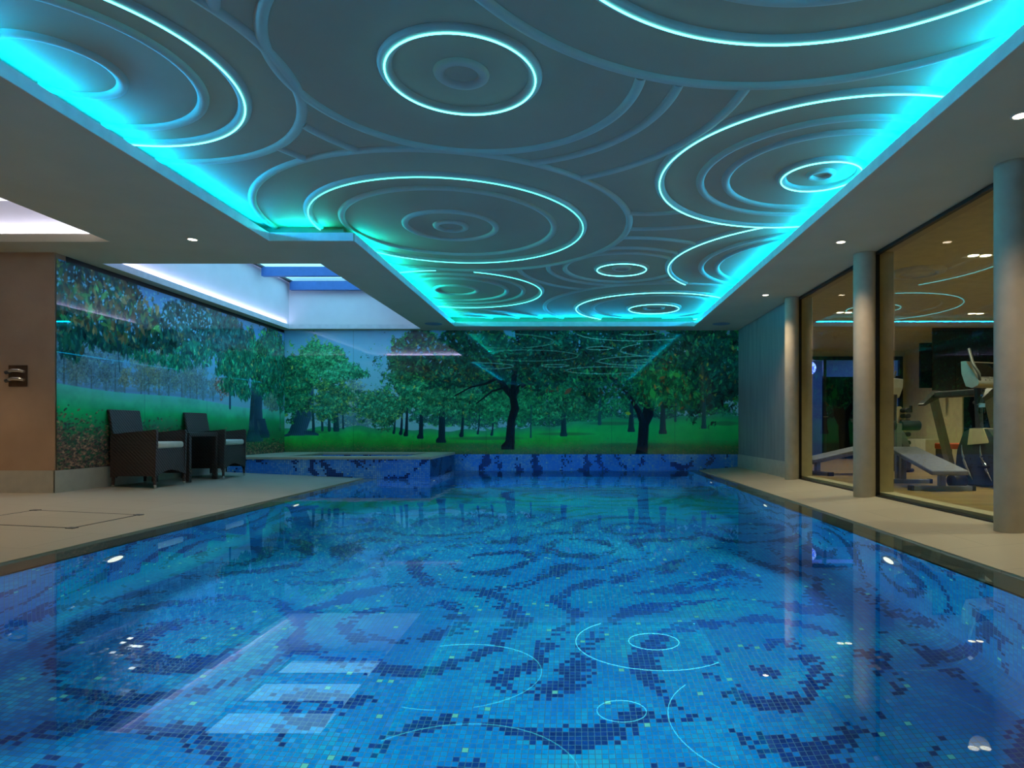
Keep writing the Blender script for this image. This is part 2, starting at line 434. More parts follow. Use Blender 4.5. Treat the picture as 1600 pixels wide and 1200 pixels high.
# ------------------------------------------------------------------ main ceiling
OPEN = [(-3.10, 2.205, -3.0, 6.51), (-2.24, 2.205, 6.51, 11.93), (-5.45, -2.93, 7.40, 12.22), (-7.9, -4.72, 3.2, 6.54)]
def slab(xs, ys, inside, z0, z1):
    mb = MB(); xs = sorted(set(xs)); ys = sorted(set(ys))
    S = {}
    for i in range(len(xs) - 1):
        for j in range(len(ys) - 1):
            S[i, j] = inside((xs[i] + xs[i + 1]) / 2, (ys[j] + ys[j + 1]) / 2)
    for (i, j), s in S.items():
        if not s: continue
        a, b, c, d = xs[i], xs[i + 1], ys[j], ys[j + 1]
        mb.face([(a, c, z0), (a, d, z0), (b, d, z0), (b, c, z0)]); mb.face([(a, c, z1), (b, c, z1), (b, d, z1), (a, d, z1)])
        if not S.get((i - 1, j)): mb.face([(a, c, z0), (a, c, z1), (a, d, z1), (a, d, z0)])
        if not S.get((i + 1, j)): mb.face([(b, c, z0), (b, d, z0), (b, d, z1), (b, c, z1)])
        if not S.get((i, j - 1)): mb.face([(a, c, z0), (b, c, z0), (b, c, z1), (a, c, z1)])
        if not S.get((i, j + 1)): mb.face([(a, d, z0), (a, d, z1), (b, d, z1), (b, d, z0)])
    return mb
inop = lambda x, y: any(a < x < b and c < y < d for a, b, c, d in OPEN)
xs = [-8.4, WR + .2] + [v for o_ in OPEN for v in o_[:2]]; ys = [-4.1, YB] + [v for o_ in OPEN for v in o_[2:]]
struct('ceiling', slab(xs, ys, lambda x, y: not inop(x, y), ZCEIL, ZLIP), M['ceil'])
# decorated recess above the pool
G = .17
REC = [(-3.10 - G, 2.205 + G, -3.0 - G, 6.51 + G), (-2.24 - G, 2.205 + G, 6.51 + G, 11.93 + G)]
def outline_walls(mb, poly, z0, z1):
    n = len(poly)
    for i in range(n):
        a, b = poly[i], poly[(i + 1) % n]
        mb.face([(*a, z0), (*b, z0), (*b, z1), (*a, z1)])
RP = [(REC[0][0], REC[0][2]), (REC[0][1], REC[0][2]), (REC[0][1], REC[1][3]), (REC[1][0], REC[1][3]), (REC[1][0], REC[0][3]), (REC[0][0], REC[0][3])]
mb = MB(); mb.prism(RP, 'z', ZUP, ZUP + .06); struct('ceiling_recess', mb, M['ceil_up'])
for i in range(6):
    a, b = RP[i], RP[(i + 1) % 6]
    if i == 3: b = (b[0], b[1] + .045)
    d_ = np.array(b) - np.array(a); d_ = d_ / np.linalg.norm(d_); o_ = np.array((d_[1], -d_[0])) * .04
    q = [a, b, tuple(np.array(b) + o_), tuple(np.array(a) + o_)]
    mb = MB(); mb.prism(q, 'z', ZLIP, ZUP); struct('ceiling_recess_side', mb, M['ceil_up'])

# skins added over the opening edges; the white ones paint in LED light
M['lip_skin'] = plain('lip_glow_paint', srgb((236, 240, 242)), .5)  # brighter than the ceiling paint, stands in for glow on the lips
O = OPEN
FP = [(O[0][0], O[0][2]), (O[0][1], O[0][2]), (O[0][1], O[1][3]), (O[1][0], O[1][3]), (O[1][0], O[0][3]), (O[0][0], O[0][3])]
def lip_skin(poly, z0, z1):
    n = len(poly); mb = MB()
    for i in range(n):
        a, b = np.array(poly[i]), np.array(poly[(i + 1) % n]); d_ = (b - a) / np.linalg.norm(b - a); w_ = np.array((-d_[1], d_[0])) * .006
        mb.prism([tuple(a + d_ * .0065), tuple(b - d_ * .0065), tuple(b - d_ * .0065 + w_), tuple(a + d_ * .0065 + w_)], 'z', z0, z1)
    return mb
struct('trim_60', lip_skin(FP, ZCEIL + .001, ZLIP + .004), M['lip_skin'])
q = O[2]; struct('trim_61', lip_skin([(q[0], q[2]), (q[1], q[2]), (q[1], q[3]), (q[0], q[3])], ZCEIL + .001, ZLIP + .004), M['lip_skin'])
q = O[3]; struct('trim_62', lip_skin([(q[0], q[2]), (q[1], q[2]), (q[1], q[3]), (q[0], q[3])], ZCEIL + .001, ZLIP + .004), M['ceil'])

def incove(x, y): return any(a < x < b and c < y < d for a, b, c, d in REC)
def arcs(c, r, excl, seg=.035, only=None):
    n = max(48, int(2 * PI * r / seg)); pts = []
    for k in range(n):
        q = 2 * PI * k / n; x = c[0] + r * math.cos(q); y = c[1] + r * math.sin(q)
        ok = incove(x, y) and all(math.hypot(x - e[0], y - e[1]) > e[2] for e in excl) and (only is None or only(x, y))
        pts.append((x, y, ok))
    if all(p[2] for p in pts): return [([(p[0], p[1]) for p in pts], True)]
    s = next(i for i, p in enumerate(pts) if not p[2]); pts = pts[s:] + pts[:s]
    runs = []; cur = []
    for p in pts:
        if p[2]: cur.append((p[0], p[1]))
        else:
            if len(cur) > 3: runs.append((cur, False))
            cur = []
    if len(cur) > 3: runs.append((cur, False))
    return runs
cL, cA, cT, cB, cC, cD, cE, cF, cG, cH = (-3.0, 3.71), (-.67, 3.78), (1.055, 2.08), (2.01, 5.27), (-1.28, 6.62), (-1.79, 9.65), (.6, 8.35), (1.35, 11.08), (3.02, 8.06), (-2.16, 12.68)
K = lambda c, r: (c[0], c[1], r)
T4, C5, L4, B4, G4, F4, D4, M1 = K(cT, 1.83), K(cC, 1.83), K(cL, 1.31), K(cB, 1.31), K(cG, 1.84), K(cF, 1.88), K(cD, 1.28), K(cA, 1.06)
MOULD = [(cL, .32, []), (cL, .74, []), (cL, 1.31, []), (cA, .13, []), (cA, 1.06, [T4]),
         (cA, 1.30, [T4, C5, L4], lambda x, y: x > -1.0 and y > 3.4), (cA, 1.72, [T4, C5, L4, B4], lambda x, y: x > -1 and y > 3.4),
         ((-.5, 3.88), 1.47, [L4, C5], lambda x, y: x < -1), ((-.5, 3.88), 1.92, [L4, C5], lambda x, y: x < -1),
         (cT, 1.06, []), (cT, 1.83, []),
         (cB, .09, []), (cB, .76, []), (cB, .97, []), ((.68, 5.27), .96, [C5, B4], lambda x, y: y > 6), ((.64, 4.59), 2.11, [C5, B4], lambda x, y: y > 6),
         (cC, .15, []), (cC, .46, []), (cC, 1.06, []), (cC, 1.83, []),
         (cD, .31, []), (cD, .76, [C5]), (cD, 1.01, [C5]), (cH, 1.25, [D4, F4]), (cH, 1.63, [D4, F4]), (cH, .85, [D4]),
         (cE, .10, []), (cE, .74, [C5, G4, F4]), (cE, .95, [C5, G4, F4]), (cE, 1.34, [C5, G4, F4, D4, B4]),
         (cF, .16, []), (cF, 1.05, []), (cF, 1.88, []), (cG, 1.42, [B4]), (cG, 1.22, [B4]),
         ]
BRIGHT = [(cL, .975, [], 'glowing ring at the upper left of the ceiling, cut off by the cove'),
          (cA, .435, [], 'complete glowing ring around a small plaster ring, top centre of ceiling'),
          (cT, 1.37, [], 'largest glowing curve crossing the top right edge of the view'),
          (cB, 1.31, [], 'large glowing ring on the right of the ceiling, running into the right cove'),
          (cB, .31, [], 'small complete glowing ring on the right of the ceiling beside the cove edge'),
          (cC, 1.36, [], 'wide glowing ring in the middle left of the ceiling around several plaster rings'),
          (cD, 1.28, [C5], 'glowing half ring at the far left of the ceiling near the left cove corner'),
          (cE, .32, [], 'small complete glowing ring in the centre of the far ceiling'),
          (cF, .43, [], 'small complete glowing ring at the far end of the ceiling by the back cove'),
          (cF, 1.34, [], 'wide glowing ring at the far end surrounding the small glowing ring'),
          (cG, 1.84, [B4, F4], 'glowing arc at the right cove between the two big right hand rings')]
def half_round(mb, pts, closed, w, h, z, n=7):
    m = len(pts); vs = []; P = [np.array(p) for p in pts]
    for i, p in enumerate(P):
        a = P[(i - 1) % m] if (closed or i) else p; b = P[(i + 1) % m] if (closed or i < m - 1) else p
        t = b - a; t /= np.linalg.norm(t) + 1e-12; u = np.array((-t[1], t[0]))
        for k in range(n):
            q = PI * k / (n - 1); x = p + u * w / 2 * math.cos(q); vs.append((x[0], x[1], z - h * math.sin(q) ** .8))
    fs = [(i * n + k, ((i + 1) % m) * n + k, ((i + 1) % m) * n + k + 1, i * n + k + 1) for i in range(m if closed else m - 1) for k in range(n - 1)]
    mb.mesh(vs, fs, True)
    if not closed: mb.mesh(vs[:n], [tuple(range(n))]); mb.mesh(vs[-n:], [tuple(range(n))[::-1]])
for i, md in enumerate(MOULD):
    mb = MB()
    for pts, cl in arcs(md[0], md[1], md[2], only=md[3] if len(md) > 3 else None):
        half_round(mb, pts, cl, .068 if md[1] > .12 else .055, .026, ZUP + .001)
    if mb.v: struct('trim_%d' % (i + 1), mb, M['mould'])
for c, r, ex, lab in BRIGHT:
    t = thing('ring_light', lab, 'light', (c[0], c[1], ZUP))
    runs = arcs(c, r, ex)
    mb = MB()
    for pts, cl in runs: half_round(mb, pts, cl, .085, .03, ZUP + .001)
    loc(mb, t).build('moulding', M['mould'], t)
    mb = MB()
    for pts, cl in runs: mb.tube([(x, y, ZUP - .033) for x, y in pts], .005, 6, closed=cl)
    loc(mb, t).build('light_line', M['led_cyan2'] if c in (cC, cD) else M['led_cyan'], t)

# skylight shaft (far left) and lit recess (near left)
def shaft(name, x0, x1, y0, y1, z0, z1, top=True):
    mb = MB(); outline_walls(mb, [(x0, y0), (x1, y0), (x1, y1), (x0, y1)], z0, z1)
    if top: mb.face([(x0, y0, z1), (x0, y1, z1), (x1, y1, z1), (x1, y0, z1)])
    return mb
SX0, SX1, SY0, SY1, SZ = -5.5, -2.82, 7.29, 12.35, 3.59
mb = shaft('s', SX0, SX1, SY0, SY1, ZLIP - .005, SZ, False)
gx0, gx1, gy0, gy1 = -5.42, -3.62, 8.3, 12.3
for q in ((SX0, SX1, SY0, gy0), (SX0, SX1, gy1, SY1), (SX0, gx0, gy0, gy1), (gx1, SX1, gy0, gy1)):
    mb.face([(q[0], q[2], SZ), (q[1], q[2], SZ), (q[1], q[3], SZ), (q[0], q[3], SZ)])
struct('ceiling_lightwell', mb, M['shaft'])
mb = MB(); rect_ring(mb, (gx0 - .03, gx1 + .03, gy0 - .03, gy1 + .03), (gx0 + .03, gx1 - .03, gy0 + .03, gy1 - .03), SZ - .012, SZ + .02)
w = struct('window_4', mb, M['black'])
mb = MB(); mb.face([(gx0, gy0, SZ + .02), (gx0, gy1, SZ + .02), (gx1, gy1, SZ + .02), (gx1, gy0, SZ + .02)]); mb.build('glass_pane', M['skypane'], w)
for y in (8.85, 9.95, 11.1, 12.2):
    mb = MB(); mb.box(gx0, gx1, y, y + .09, SZ - .16, SZ + .0); mb.build('glazing_beam', M['bluebeam'], w)
mb = shaft('s', -8.1, -4.60, 3.08, 6.66, ZLIP - .005, 3.15)
struct('ceiling_lit_recess', mb, M['shaft'])

# downlights
def downlight(x, y, lab, mat='lamp', group=None, r=.042):
    t = thing('downlight', lab, 'light', (x, y, ZCEIL), group=group)
    mb = MB(); mb.lathe([(r + .012, -.001), (r + .010, -.005), (r, -.005), (r - .002, .0)], n=28); mb.build('trim_ring', M['white'], t)
    mb = MB(); mb.disc((0, 0, -.003), r - .001, False, 24); mb.build('lamp_face', M[mat], t)
    return t
DL = [(2.70, 9.13, 'farthest small round ceiling downlight above the right hand deck'), (2.70, 6.54, 'middle round ceiling downlight above the right hand deck, by the pillar between windows'),
      (2.70, 3.90, 'round ceiling downlight at the right edge of view, nearest the camera'), (-3.84, 6.45, 'single round ceiling downlight left of the cyan cove above the stone deck')]
for x, y, l_ in DL: downlight(x, y, l_)
for x, y, l_ in ((-2.57, 11.64, 'flat round ceiling speaker grille left of the far cove corner'), (2.64, 11.64, 'flat round ceiling speaker grille right of the far cove corner')):
    mb = MB(); mb.lathe([(.0, -.008), (.14, -.008), (.155, -.004), (.157, 0)], (0, 0, 0), 40); o = mb.build('ceiling_speaker', M['speaker'])
    o.location = (x, y, ZCEIL); tag(o, l_, 'speaker')

# control plate on the brown wall
cp = thing('control_plate', 'square bronze control plate with two chrome levers on the brown plaster wall', 'control', (-6.0, YRET, 1.36))
mb = MB(); mb.box(-.10, .10, -.012, 0, -.115, .115); mb.build('back_plate', M['brass'], cp, .004)
for z in (.045, -.045):
    mb = MB(); mb.tube([(-.085, -.03, z + .0), (-.02, -.045, z + .012), (.05, -.045, z + .01), (.095, -.04, z - .002)], [.016, .022, .022, .016], 12)
    mb.build('lever', M['chrome'], cp)
    mb = MB(); mb.cyl((-.115, -.028, z - .012), (-.07, -.03, z - .002), .019, .02, 14); mb.build('knob', M['dgrey'], cp)

# ------------------------------------------------------------------ wicker chairs and table
def wicker_chair():
    """faces +X; origin on the floor at the middle"""
    t = thing('wicker_armchair', '', 'chair')
    W, D = .285, .27        # half width (Y), half depth (X)
    def side(s):
        y0, y1 = (s * W - .0175, s * W + .0175)
        mb = MB()
        poly = [(-D + .0, .13), (-D - .0, .62), (-D + .02, .645), (D + .0, .70), (D + .01, .68), (D - .005, .13), (D - .04, .12), (D - .05, .145), (-D + .07, .145), (-D + .05, .12)]
        mb.prism(poly, 'y', y0, y1); return mb
    for s in (-1, 1): side(s).build('side_panel', M['wicker'], t, .01)
    mb = MB()   # arched front apron
    pts = [(-W, .47), (W, .47), (W, .13)] + [(W - .04 - (2 * W - .08) * k / 12, .15 + .055 * math.sin(PI * k / 12)) for k in range(13)] + [(-W, .13)]
    mb.prism(pts, 'x', D - .035, D - .005); mb.build('front_apron', M['wicker'], t)
    mb = MB()   # backrest leaning back with a slight curve
    n = 8; vs = []
    for k in range(n + 1):
        z = .30 + .64 * k / n; x = -D + .07 - .17 * max(0, (z - .45)) ** 1.0 * 1.0 - .02
        for yy in (-W + .01 - (.0), W - .01): vs += [(x, yy, z), (x - .035, yy, z)]
    fs = []
    for k in range(n):
        a = 4 * k; b = 4 * (k + 1); fs += [(a, a + 2, b + 2, b), (a + 1, b + 1, b + 3, a + 3), (a, b, b + 1, a + 1), (a + 2, a + 3, b + 3, b + 2)]
    fs += [(0, 1, 3, 2), (4 * n, 4 * n + 2, 4 * n + 3, 4 * n + 1)]
    mb.mesh(vs, fs); mb.build('backrest', M['wicker'], t, .01)
    mb = MB(); mb.box(-D + .02, D - .01, -W + .02, W - .02, .43, .47); mb.build('seat', M['wicker'], t)
    mb = MB(); mb.box(-D + .05, D + .0, -W + .025, W - .025, .47, .55); mb.build('seat_cushion', M['cushion'], t, .028, 4)
    for sx in (-1, 1):
        for sy in (-1, 1):
            mb = MB(); x, y = sx * (D - .025), sy * W; mb.tube([(x, y, .15), (x + sx * .006, y, .035)], [.02, .016], 12)
            l_ = mb.build('leg', M['wicker'], t)
            mb = MB(); mb.cyl((x + sx * .006, y, .038), (x + sx * .008, y, 0), .017, .013, 12); mb.build('foot_cap', M['chrome'], l_)
    return t
c1 = wicker_chair(); c1.location = (-5.26, 7.95, dz(-5.29) - .004); c1['label'] = 'dark wicker armchair with white cushion, nearer of the pair against the mural'
c2 = copy_tree(c1); c2.location = (-5.25, 9.42, dz(-5.33) - .004); c2['label'] = 'dark wicker armchair with white cushion behind the wicker side table, beside the spa'
for c in (c1, c2): c['group'] = 'wicker armchairs by the mural wall'; c.rotation_euler = (0, .0, 0)
t = thing('wicker_side_table', 'small square dark wicker table between the two wicker armchairs', 'table', (-5.30, 8.755, dz(-5.3)))
mb = MB(); mb.box(-.25, .25, -.34, .34, .60, .655); mb.build('tabletop', M['wicker'], t, .01)
for sx in (-1, 1):
    for sy in (-1, 1):
        mb = MB(); mb.box(sx * .22 - .028, sx * .22 + .028, sy * .31 - .028, sy * .31 + .028, 0, .6); mb.build('leg', M['wicker'], t, .006)

# ------------------------------------------------------------------ pool lights
def pool_light(x, y, s, lab):
    t = thing('pool_light', lab, 'light', (x, y, ZW - .49), group='underwater pool lights')
    mb = MB(); mb.tube([(0, 0, 0), (s * .02, 0, 0)], .105, 36)
    prof = [(.075, .018), (.085, .03), (.1, .026), (.11, .0)]
    vs = []; n = 36
    for r, d in prof:
        for k in range(n): q = 2 * PI * k / n; vs.append((s * d, r * math.cos(q), r * math.sin(q)))
    mb = MB(); mb.mesh(vs, [(i * n + k, i * n + (k + 1) % n, (i + 1) * n + (k + 1) % n, (i + 1) * n + k) for i in range(len(prof) - 1) for k in range(n)], True)
    mb.build('rim', M['chrome'], t)
    mb = MB(); q = [(s * .022, .08 * math.cos(2 * PI * k / n), .08 * math.sin(2 * PI * k / n)) for k in range(n)]; mb.face(q if s > 0 else q[::-1])
    mb.build('lens', M['pool_lens'], t)
    return t
PLW = ['nearest the camera', 'second from the camera', 'third from the camera', 'at the far end']
for i, y in enumerate((1.5, 4.4, 7.25)):
    pool_light(BL, y, 1, 'round underwater light in the left pool wall, ' + PLW[i])
for i, y in enumerate((1.5, 4.4, 7.25, 10.15)):
    pool_light(BR, y, -1, 'round underwater light in the right pool wall, ' + PLW[i])
pool_light(SPX, 10.5, 1, 'round underwater light in the mosaic side of the raised spa')

# ------------------------------------------------------------------ gym
mb = MB(); mb.box(WR + .2, GX1 + .3, 1.5, GY1 + .3, ZG - .1, ZG); struct('floor_gym', mb, M['wood'])
mb = MB(); mb.box(WR + .2, GX1 + .3, 1.5, GY1 + .3, ZCEIL, ZCEIL + .1); struct('ceiling_gym', mb, M['cream'])
mb = MB(); mb.box(GX1, GX1 + .15, 1.5, GY1 + .15, ZG, ZCEIL); struct('wall_gym_right', mb, M['cream'])
mb = MB(); mb.box(WR, GX1 + .15, GY1, GY1 + .15, ZG, ZCEIL); struct('wall_gym_far', mb, M['cream'])
mb = MB(); mb.box(WR, GX1 + .15, 1.35, 1.5, ZG, ZCEIL); struct('wall_gym_near', mb, M['cream'])
mb = MB(); mb.box(WR + .05, WR + .2, YB, GY1, ZG, ZCEIL); struct('wall_gym_left', mb, M['cream'])

def gbox(name, q, mat, lab, cat, bevel=.004):
    mb = MB(); cx, cy = (q[0] + q[1]) / 2, (q[2] + q[3]) / 2
    mb.box(q[0] - cx, q[1] - cx, q[2] - cy, q[3] - cy, 0, q[5] - q[4]); o = mb.build(name, mat, None, bevel)
    o.location = (cx, cy, q[4]); return tag(o, lab, cat)
# far end: framed glass doors into a blue-lit lobby
bpy.data.objects.remove(bpy.data.objects['wall_gym_far'])
fx0, fx1, fz = 5.60, 7.92, 2.54
mb = MB(); mb.box(WR, fx0, GY1, GY1 + .15, ZG, ZCEIL); mb.box(fx1, GX1 + .15, GY1, GY1 + .15, ZG, ZCEIL); mb.box(fx0, fx1, GY1, GY1 + .15, fz, ZCEIL)
struct('wall_gym_far', mb, M['cream'])
M['lobby'] = plain('lobby_paint', srgb((120, 130, 190)), .6)
mb = MB(); mb.box(4.6, 9.0, 17.6, 17.7, ZG - .05, ZCEIL); mb.box(4.5, 4.6, GY1 + .15, 17.7, ZG - .05, ZCEIL); mb.box(9.0, 9.1, GY1 + .15, 17.7, ZG - .05, ZCEIL)
struct('wall_lobby', mb, M['lobby'])
mb = MB(); mb.box(4.5, 9.1, GY1, 17.7, ZG - .1, ZG - .01); struct('floor_lobby', mb, M['wood'])
mb = MB(); mb.box(4.5, 9.1, GY1 + .15, 17.7, ZCEIL, ZCEIL + .1); struct('ceiling_lobby', mb, M['lobby'])
mb = MB()
for q in ((fx0, fx0 + .07, ZG, fz), (fx1 - .08, fx1, ZG, fz), (fx0 + .07, fx1 - .08, fz - .09, fz), (6.0, 6.07, ZG, fz - .09), (6.92, 6.99, ZG, fz - .09), (6.99, fx1 - .08, 2.02, 2.07)):
    mb.box(q[0], q[1], GY1 - .05, GY1 + .04, q[2], q[3])
d = struct('door_1', mb, M['black'])
mb = MB(); mb.face([(fx0, GY1, ZG), (fx1, GY1, ZG), (fx1, GY1, fz), (fx0, GY1, fz)]); mb.build('glass_pane', M['pane'], d)
mb = MB(); mb.box(6.07, 6.92, GY1 + .0, GY1 + .03, ZG, 2.05); mb.build('dark_door_leaf', M['dark_glass'], d)
mb = MB(); mb.tube([(6.12, GY1 - .0, 1.08), (6.12, GY1 - .07, 1.08), (5.98, GY1 - .07, 1.08)], .012, 8); mb.build('door_handle', M['chrome'], d)
# glowing blue lamp globe seen through the doors
def globe_mat():
    t = NT('blue_crystal_glow'); v = t.n('ShaderNodeTexVoronoi'); v.inputs['Scale'].default_value = 26; t.l(t.obj(), v.inputs['Vector'])
    e = t.n('ShaderNodeEmission'); t.l(t.ramp(v.outputs['Distance'], [(.15, (.5, .75, 1)), (.6, (.02, .06, .9))]), e.inputs[0]); e.inputs[1].default_value = 3.0
    t.l(e.outputs[0], t.out.inputs[0]); return t.m
M['globe'] = globe_mat()
gl = thing('pendant_lamp', 'glowing blue crystal globe lamp seen through the gym door glass', 'lamp', (5.78, 16.0, 2.30))
mb = MB(); mb.lathe([(max(.0005, .2 * math.sin(PI * k / 14)), -.2 * math.cos(PI * k / 14) * .9) for k in range(15)], (0, 0, 0), 28); mb.build('crystal_globe', M['globe'], gl)
mb = MB(); mb.cyl((0, 0, .17), (0, 0, ZCEIL - 2.30), .006, n=8); mb.build('cord', M['black'], gl)

# dark glass panels hanging from the gym ceiling
p_ = thing('glass_bulkhead', 'large dark glass panel under the gym ceiling above the treadmill', 'panel', (6.73, 12.1, 0))
for k in range(3):
    mb = MB(); a = .0 + k * .425; mb.box(a, a + .42, 0, .04, 1.50, ZCEIL); mb.build('glass_sheet', M['dark_glass'], p_)
gbox('wall_screen', (7.35, 7.95, 13.7, 13.76, 1.66, 2.62), M['dark_glass'], 'narrow dark screen just left of and behind the large dark glass panel', 'screen')
gbox('white_cabinet', (7.62, 7.99, 14.0, 14.75, ZG, .56), M['white'], 'low white cabinet against the far right gym wall', 'cabinet')
gbox('wall_switch', (7.97, 8.0, 15.26, 15.36, 1.18, 1.34), M['brass'], 'small brown switch plate on the far gym wall beside the glass doors', 'switch')
mb = MB(); mb.box(GX1 - .03, GX1, 13.25, 13.85, ZG, 2.1); o = struct('door_2', mb, M['cream'])
mb = MB(); mb.box(GX1 - .03, GX1, 12.2, 13.2, ZG, 2.1); struct('door_3', mb, M['dark_glass'])

# incline benches
def bench():
    t = thing('incline_bench', '', 'bench', group='gym benches behind the windows')
    # near low end at y=-.6, far high end at y=+.6
    mb = MB(); w = .21
    vs = [(-w, -.62, .245), (w, -.62, .245), (w * .9, .62, .49), (-w * .9, .62, .49)]
    lo = [(x, y, z - .055) for x, y, z in vs]
    mb.mesh(vs + lo, [(0, 1, 2, 3), (7, 6, 5, 4), (0, 4, 5, 1), (1, 5, 6, 2), (2, 6, 7, 3), (3, 7, 4, 0)]); mb.build('pad', M['vinyl'], t, .014, 3)
    mb = MB(); mb.tube([(0, -.5, .19), (0, .62, .41)], .03, 8); mb.build('spine', M['greymetal'], t)
    for y, h_, nm in ((-.42, .2, 'near'), (.60, .42, 'far')):
        mb = MB(); mb.box(-.035, .035, y - .035, y + .035, .04, h_); mb.build('post', M['greymetal'], t, .004)
        mb = MB(); mb.box(-.35, .35, y - .04, y + .04, 0, .055); mb.build('foot_bar', M['greymetal'], t, .006)
        for s in (-1, 1):
            mb = MB(); mb.box(s * .35 - .02, s * .35 + .02, y - .045, y + .045, 0, .06); mb.build('end_cap', M['rubber'], t, .005)
    mb = MB(); mb.box(-.035, .035, .70, .77, 0.06, .80); mb.box(-.035, .035, .58, .77, .40, .46); mb.box(-.03, .03, .58, .77, .01, .06); mb.build('roller_post', M['greymetal'], t, .004)
    mb = MB(); mb.cyl((-.26, .735, .77), (.26, .735, .77), .012, n=10); mb.build('roller_axle', M['chrome'], t)
    for s in (-1, 1):
        mb = MB(); mb.tube([(s * .04, .735, .77), (s * .05, .735, .77), (s * .27, .735, .77), (s * .28, .735, .77)], [.06, .068, .068, .06], 20); mb.build('foam_roller', M['rubber'], t)
    return t
b1 = bench(); b1.location = (4.33, 7.98, ZG); b1.rotation_euler = (0, 0, -.06); b1['label'] = 'grey padded incline bench right behind the nearer gym window'
b2 = copy_tree(b1); b2.location = (4.75, 10.45, ZG); b2.rotation_euler = (0, 0, -1.35); b2['label'] = 'grey padded incline bench behind the farther gym window, sloping to the left'
b2.location = (4.25, 10.3, ZG)
mb = MB(); mb.lathe([(.0, -.09), (.075, -.09), (.085, -.075), (.085, .075), (.075, .09), (0, .09)], n=24); o = mb.build('foam_cylinder', M['rubber'])
o.rotation_euler = (0, PI / 2, .2); o.location = (4.72, 7.95, ZG + .085); tag(o, 'short black foam cylinder on the gym floor beside the incline bench', 'roller')

# dumbbell rack
t = thing('dumbbell_rack', 'upright cream dumbbell rack against the far side of the gym', 'rack', (6.2, 12.5, ZG))
mb = MB(); mb.prism([(-.17, .02), (-.17, 1.08), (-.12, 1.16), (.12, 1.16), (.17, 1.08), (.17, .02)], 'y', -.02, .02); mb.build('panel', M['cream'], t, .01)
mb = MB(); mb.box(-.03, .03, -.03, -.02, .75, 1.05); mb.build('slot_plate', M['black'], t)
mb = MB(); mb.box(-.25, .25, -.02, .36, 0, .05); mb.build('base', M['dgrey'], t, .01)
def dumb():
    mb = MB(); mb.tube([(0, -.13, 0), (0, -.06, 0), (0, -.06, 0), (0, .06, 0), (0, .06, 0), (0, .13, 0)], [.042, .045, .014, .014, .045, .042], 16)
    return mb.build('dumbbell', M['rubber'])
first = dumb(); rows = (1.08, .97, .86, .62, .46, .32)
for i, z in enumerate(rows):
    for s, side in ((-1, 'left'), (1, 'right')):
        o = first if (i == 0 and s == -1) else first.copy()
        if o is not first: C.objects.link(o)
        o.location = (6.2 + s * .135, 12.348, ZG + z)
        tag(o, 'round dumbbell on the %s side of the cream rack, %s from the top' % (side, ['first', 'second', 'third', 'fourth', 'fifth', 'lowest'][i]), 'dumbbell', 'dumbbells on the upright rack')

